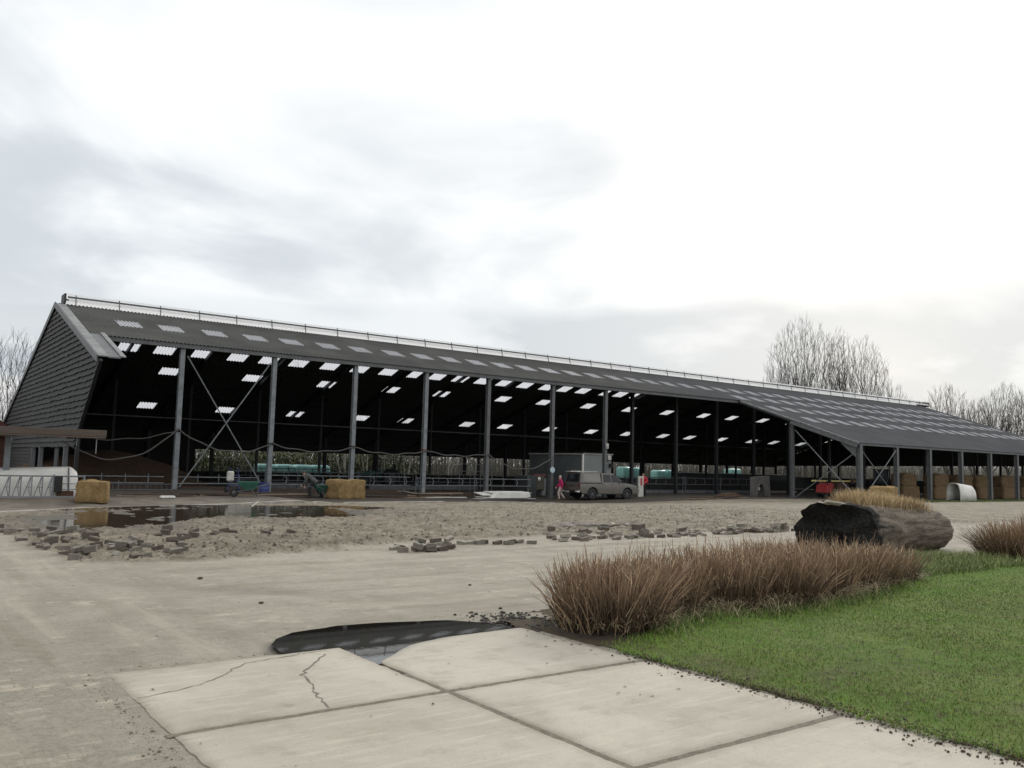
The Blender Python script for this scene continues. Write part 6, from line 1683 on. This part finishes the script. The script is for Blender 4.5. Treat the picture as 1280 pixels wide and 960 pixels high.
RT = [(.505,118,.98,'rounded bare tree, leftmost of the row beyond the right roof end'),(.535,122,.82,'bare tree second from the left in the row beyond the right roof end'),(.552,116,.86,'bare tree third from the left beyond the right roof end'),(.575,118,.95,'forked bare tree fourth from the left beyond the right roof end'),(.602,114,.92,'bare tree at the right frame edge beyond the roof end'),(.475,150,.85,'faint bare tree just right of the ridge end, far away'),(.625,112,.95,'bare tree just outside the right frame edge beyond the roof')]
for k, (bx_, Y_, sc, lb) in enumerate(RT):
    x, y = at_bearing(bx_, Y_)
    if T0 is None: T0 = tree_obj(g3, (x, y, -.3), lb, group='bare trees in a row beyond the right roof end', sc=sc, mat='bark2')
    else:
        c = copy_tree(T0); c.location = (x, y, -.3); c.rotation_euler = (0, 0, k*1.37); c.scale = (sc*(1+.1*((k*7) % 3-1)), sc, sc*(1+.06*(k % 2))); c['label'] = lb
rs = np.random.default_rng(53); n = 9000; X = 120+150*rs.random(n); Y = BY+14+.18*(X-120)+rs.random(n)*24
M['brush2'] = stem_mat('side_brushwood', (.11,.10,.085), (.24,.225,.195), 6, .6)
tag(blades(np.c_[X, Y, np.full(n, -.5)], 2+4.5*rs.random(n), .03+.03*rs.random(n), .05+.4*rs.random(n), rs, 'brushwood', M['brush2'], seg=3), 'pale grey brushwood beyond the right end of the barn', 'brushwood', kind='stuff')
# thin pale trunks of the grove seen under the rear eave
w1 = tree_mesh(41, 11, 2, 1, .3, .12, .025, .8, 2); w2 = tree_mesh(42, 12, 2.5, 2, .1, .14, .025, .7, 2)
W0 = [None, None]; rr = random.Random(77)
for k in range(84):
    bx_ = -.30+1.0*(k+rr.uniform(-.4,.4))/84; y = BY+34+rr.uniform(0, 26); 
    # walk along the bearing until that y is reached
    Y_ = y/(.802-.597*bx_); x, y2 = at_bearing(bx_, Y_); q = k % 2
    if W0[q] is None: W0[q] = tree_obj((w1, w2)[q], (x, y2, -.35), 'slim pale bare tree in the grove behind the barn', 'slim_tree', 'tree', 'slim bare trees of the grove behind the barn', 'bark_pale'); continue
    c = copy_tree(W0[q]); c.location = (x, y2, -.35); s = rr.uniform(.75, 1.15); c.scale = (s*rr.uniform(.7,1.5), s*rr.uniform(.7,1.5), s); c.rotation_euler = (0, 0, rr.random()*6.3)
# far brushwood that reads as one mass, and a hedge bank
rs = np.random.default_rng(51); n = 24000; X = -30+220*rs.random(n); Y = BY+44+rs.random(n)*34
M['brush'] = stem_mat('far_brushwood', (.075,.07,.058), (.17,.16,.138), 6, .6)
tag(blades(np.c_[X, Y, np.full(n, -.5)], 3+6*rs.random(n), .02+.03*rs.random(n), .05+.4*rs.random(n), rs, 'brushwood', M['brush'], seg=3), 'pale grey brushwood standing far behind the barn', 'brushwood', kind='stuff')
n = 26000; X = -20+70*rs.random(n); Y = BY+36+rs.random(n)*5; zt = -.4+3.2*rs.random(n)**1.2*(.6+.8*fbm(X*.3, Y*0, 5, 3))
M['hedge'] = stem_mat('hedge_leaves', (.02,.028,.012), (.075,.085,.04), 3, .6)
tag(blades(np.c_[X, Y, zt], .25+.3*rs.random(n), .07, .4+1.0*rs.random(n), rs, 'hedge_growth', M['hedge'], seg=1), 'olive green hedge growth behind the left half of the barn', 'hedge', kind='stuff')
# house with a red roof at the very left edge
hx, hy = at_bearing(-.665, 62); hs = empty('house', (hx, hy, -1.1), R(14), 'brick house with a red tiled roof cut by the left edge', 'house')
MB().box((0,0,2.0), (7,9,4.0)).build('wall', pm('red_brick', (.16,.075,.055), (.11,.05,.04), 4, .9), hs)
b = MB(); b.prism([(-3.9,3.9),(3.9,3.9),(0,7.1)], -4.8, 4.8); b.build('roof', pm('red_tiles', (.20,.075,.06), (.13,.05,.045), 5, .8, stretch=(4,1,4)), hs)
MB().box((1.2,2,7.2), (.6,.6,1.3)).build('chimney', pm('chimney_brick', (.14,.07,.055), None, 6, .9), hs)
for yy in (-2.5, 2.0): MB().box((3.52, yy, 1.9), (.06,1.2,1.3)).build('window', M['glass'], hs)
# ------------------------------------------------------------------ world, sun, camera
w = bpy.data.worlds.new('World'); scn.world = w; w.use_nodes = True
nt = w.node_tree; nt.nodes.clear()
def wn(ty, **k):
    n = nt.nodes.new(ty)
    for a, b_ in k.items(): setattr(n, a, b_)
    return n
def wl(a, b_): nt.links.new(a, b_)
def wm(op, a, b_=0.0, clamp=False):
    n = wn('ShaderNodeMath', operation=op, use_clamp=clamp)
    for i, v in enumerate((a, b_)):
        if hasattr(v, 'is_output'): wl(v, n.inputs[i])
        else: n.inputs[i].default_value = v
    return n.outputs[0]
def wr(v, a, b_, lo=0.0, hi=1.0):
    n = wn('ShaderNodeMapRange', interpolation_type='SMOOTHSTEP'); wl(v, n.inputs[0])
    for i, q in enumerate((a, b_, lo, hi)): n.inputs[i+1].default_value = q
    return n.outputs[0]
SUN_EL, SUN_DIR = R(24), Vector((.86, .50, 0)).normalized()
out = wn('ShaderNodeOutputWorld'); tc = wn('ShaderNodeTexCoord'); gen = tc.outputs['Generated']
sky = wn('ShaderNodeTexSky', sky_type='NISHITA', sun_disc=False); sky.sun_elevation = SUN_EL
sky.sun_rotation = math.atan2(SUN_DIR.x, SUN_DIR.y); sky.air_density = 1; sky.dust_density = 3
bg1 = wn('ShaderNodeBackground'); wl(sky.outputs[0], bg1.inputs[0]); bg1.inputs[1].default_value = .006
sep = wn('ShaderNodeSeparateXYZ'); wl(gen, sep.inputs[0])
zz = wm('ADD', wm('MAXIMUM', sep.outputs[2], 0.0), .22)
cx = wm('DIVIDE', sep.outputs[0], zz); cy = wm('DIVIDE', sep.outputs[1], zz)
cmb = wn('ShaderNodeCombineXYZ'); wl(cx, cmb.inputs[0]); wl(cy, cmb.inputs[1]); cmb.inputs[2].default_value = 3.7
def cn(scale, det, rough, dist=0.0, off=0.0):
    n = wn('ShaderNodeTexNoise'); n.inputs['Scale'].default_value = scale; n.inputs['Detail'].default_value = det
    n.inputs['Roughness'].default_value = rough; n.inputs['Distortion'].default_value = dist
    if off:
        a = wn('ShaderNodeVectorMath', operation='ADD'); a.inputs[1].default_value = (off, off*.7, off); wl(cmb.outputs[0], a.inputs[0]); wl(a.outputs[0], n.inputs[0])
    else: wl(cmb.outputs[0], n.inputs[0])
    return n.outputs['Fac']
n1 = cn(1.5, 6, .5, .35); n2 = cn(.75, 5, .5, .4, 5.2)
def lobe(d, c0, c1):
    v = wn('ShaderNodeVectorMath', operation='DOT_PRODUCT'); wl(gen, v.inputs[0]); v.inputs[1].default_value = tuple(Vector(d).normalized())
    j = wm('ADD', v.outputs['Value'], wm('MULTIPLY', wm('SUBTRACT', n2, .5), .10))
    return wr(j, math.cos(R(c0)), math.cos(R(c1)))
soft = wr(n1, .32, .58); big = wr(n2, .40, .60)
g = wm('MULTIPLY', lobe((.30,.88,.365), 30, 12), wm('ADD', wm('MULTIPLY', soft, .5), .34))
g = wm('MAXIMUM', g, wm('MULTIPLY', lobe((.46,.85,.26), 20, 8), wm('ADD', wm('MULTIPLY', soft, .42), .40)))
g = wm('MAXIMUM', g, wm('MULTIPLY', lobe((.12,.97,.22), 20, 6), wm('ADD', wm('MULTIPLY', soft, .6), .34)))
elev = sep.outputs[2]; low = wm('ADD', elev, wm('ADD', wm('MULTIPLY', wm('SUBTRACT', n2, .5), .16), wm('MULTIPLY', wm('SUBTRACT', n1, .5), .16)))
band = wm('MULTIPLY', wr(low, .27, .14), wr(low, -.02, .06))
g = wm('MAXIMUM', g, wm('MULTIPLY', band, wm('ADD', wm('MULTIPLY', soft, .50), .66)))
g = wm('MAXIMUM', g, wm('MULTIPLY', wm('MULTIPLY', big, soft), .10), True)
mixc = wn('ShaderNodeMix', data_type='RGBA'); wl(g, mixc.inputs[0])
mixc.inputs[6].default_value = (1.08,1.085,1.08,1); mixc.inputs[7].default_value = (.53,.575,.615,1)
glow = wm('MULTIPLY', wm('MAXIMUM', lobe((.815,.575,.09), 8, 2), lobe((.105,.99,.085), 8, 2)), wr(elev, .2, .07))
mw = wn('ShaderNodeMix', data_type='RGBA'); wl(wm('MULTIPLY', glow, .25), mw.inputs[0]); wl(mixc.outputs[2], mw.inputs[6]); mw.inputs[7].default_value = (1.0,.95,.88,1)
bg2 = wn('ShaderNodeBackground'); wl(mw.outputs[2], bg2.inputs[0]); bg2.inputs[1].default_value = 1.14
add = wn('ShaderNodeAddShader'); wl(bg1.outputs[0], add.inputs[0]); wl(bg2.outputs[0], add.inputs[1]); wl(add.outputs[0], out.inputs[0])

sl = bpy.data.lights.new('sun', 'SUN'); sl.energy = 1.5; sl.angle = R(12); sl.color = (1, .955, .89)
so = bpy.data.objects.new('sun', sl); COL.objects.link(so); so.location = (60, 30, 60)
sv = Vector((SUN_DIR.x*math.cos(SUN_EL), SUN_DIR.y*math.cos(SUN_EL), math.sin(SUN_EL)))
so.rotation_euler = sv.to_track_quat('Z', 'Y').to_euler()

cam = bpy.data.cameras.new('camera'); co = bpy.data.objects.new('camera', cam); COL.objects.link(co)
cam.sensor_fit = 'HORIZONTAL'; cam.sensor_width = 36; cam.lens = 1080/1280*36; cam.clip_end = 6000; cam.clip_start = .05
mw_ = Matrix.Rotation(-R(36.675), 4, 'Z') @ Matrix.Rotation(PI/2+.0946, 4, 'X') @ Matrix.Rotation(.0258, 4, 'Z')
co.matrix_world = Matrix.Translation((0, 0, 1.648)) @ mw_
scn.camera = co
scn.view_settings.view_transform = 'Standard'; scn.view_settings.look = 'None'; scn.view_settings.exposure = 0; scn.view_settings.gamma = 1
scn.render.engine = 'CYCLES'; scn.cycles.max_bounces = 8; scn.cycles.transparent_max_bounces = 16
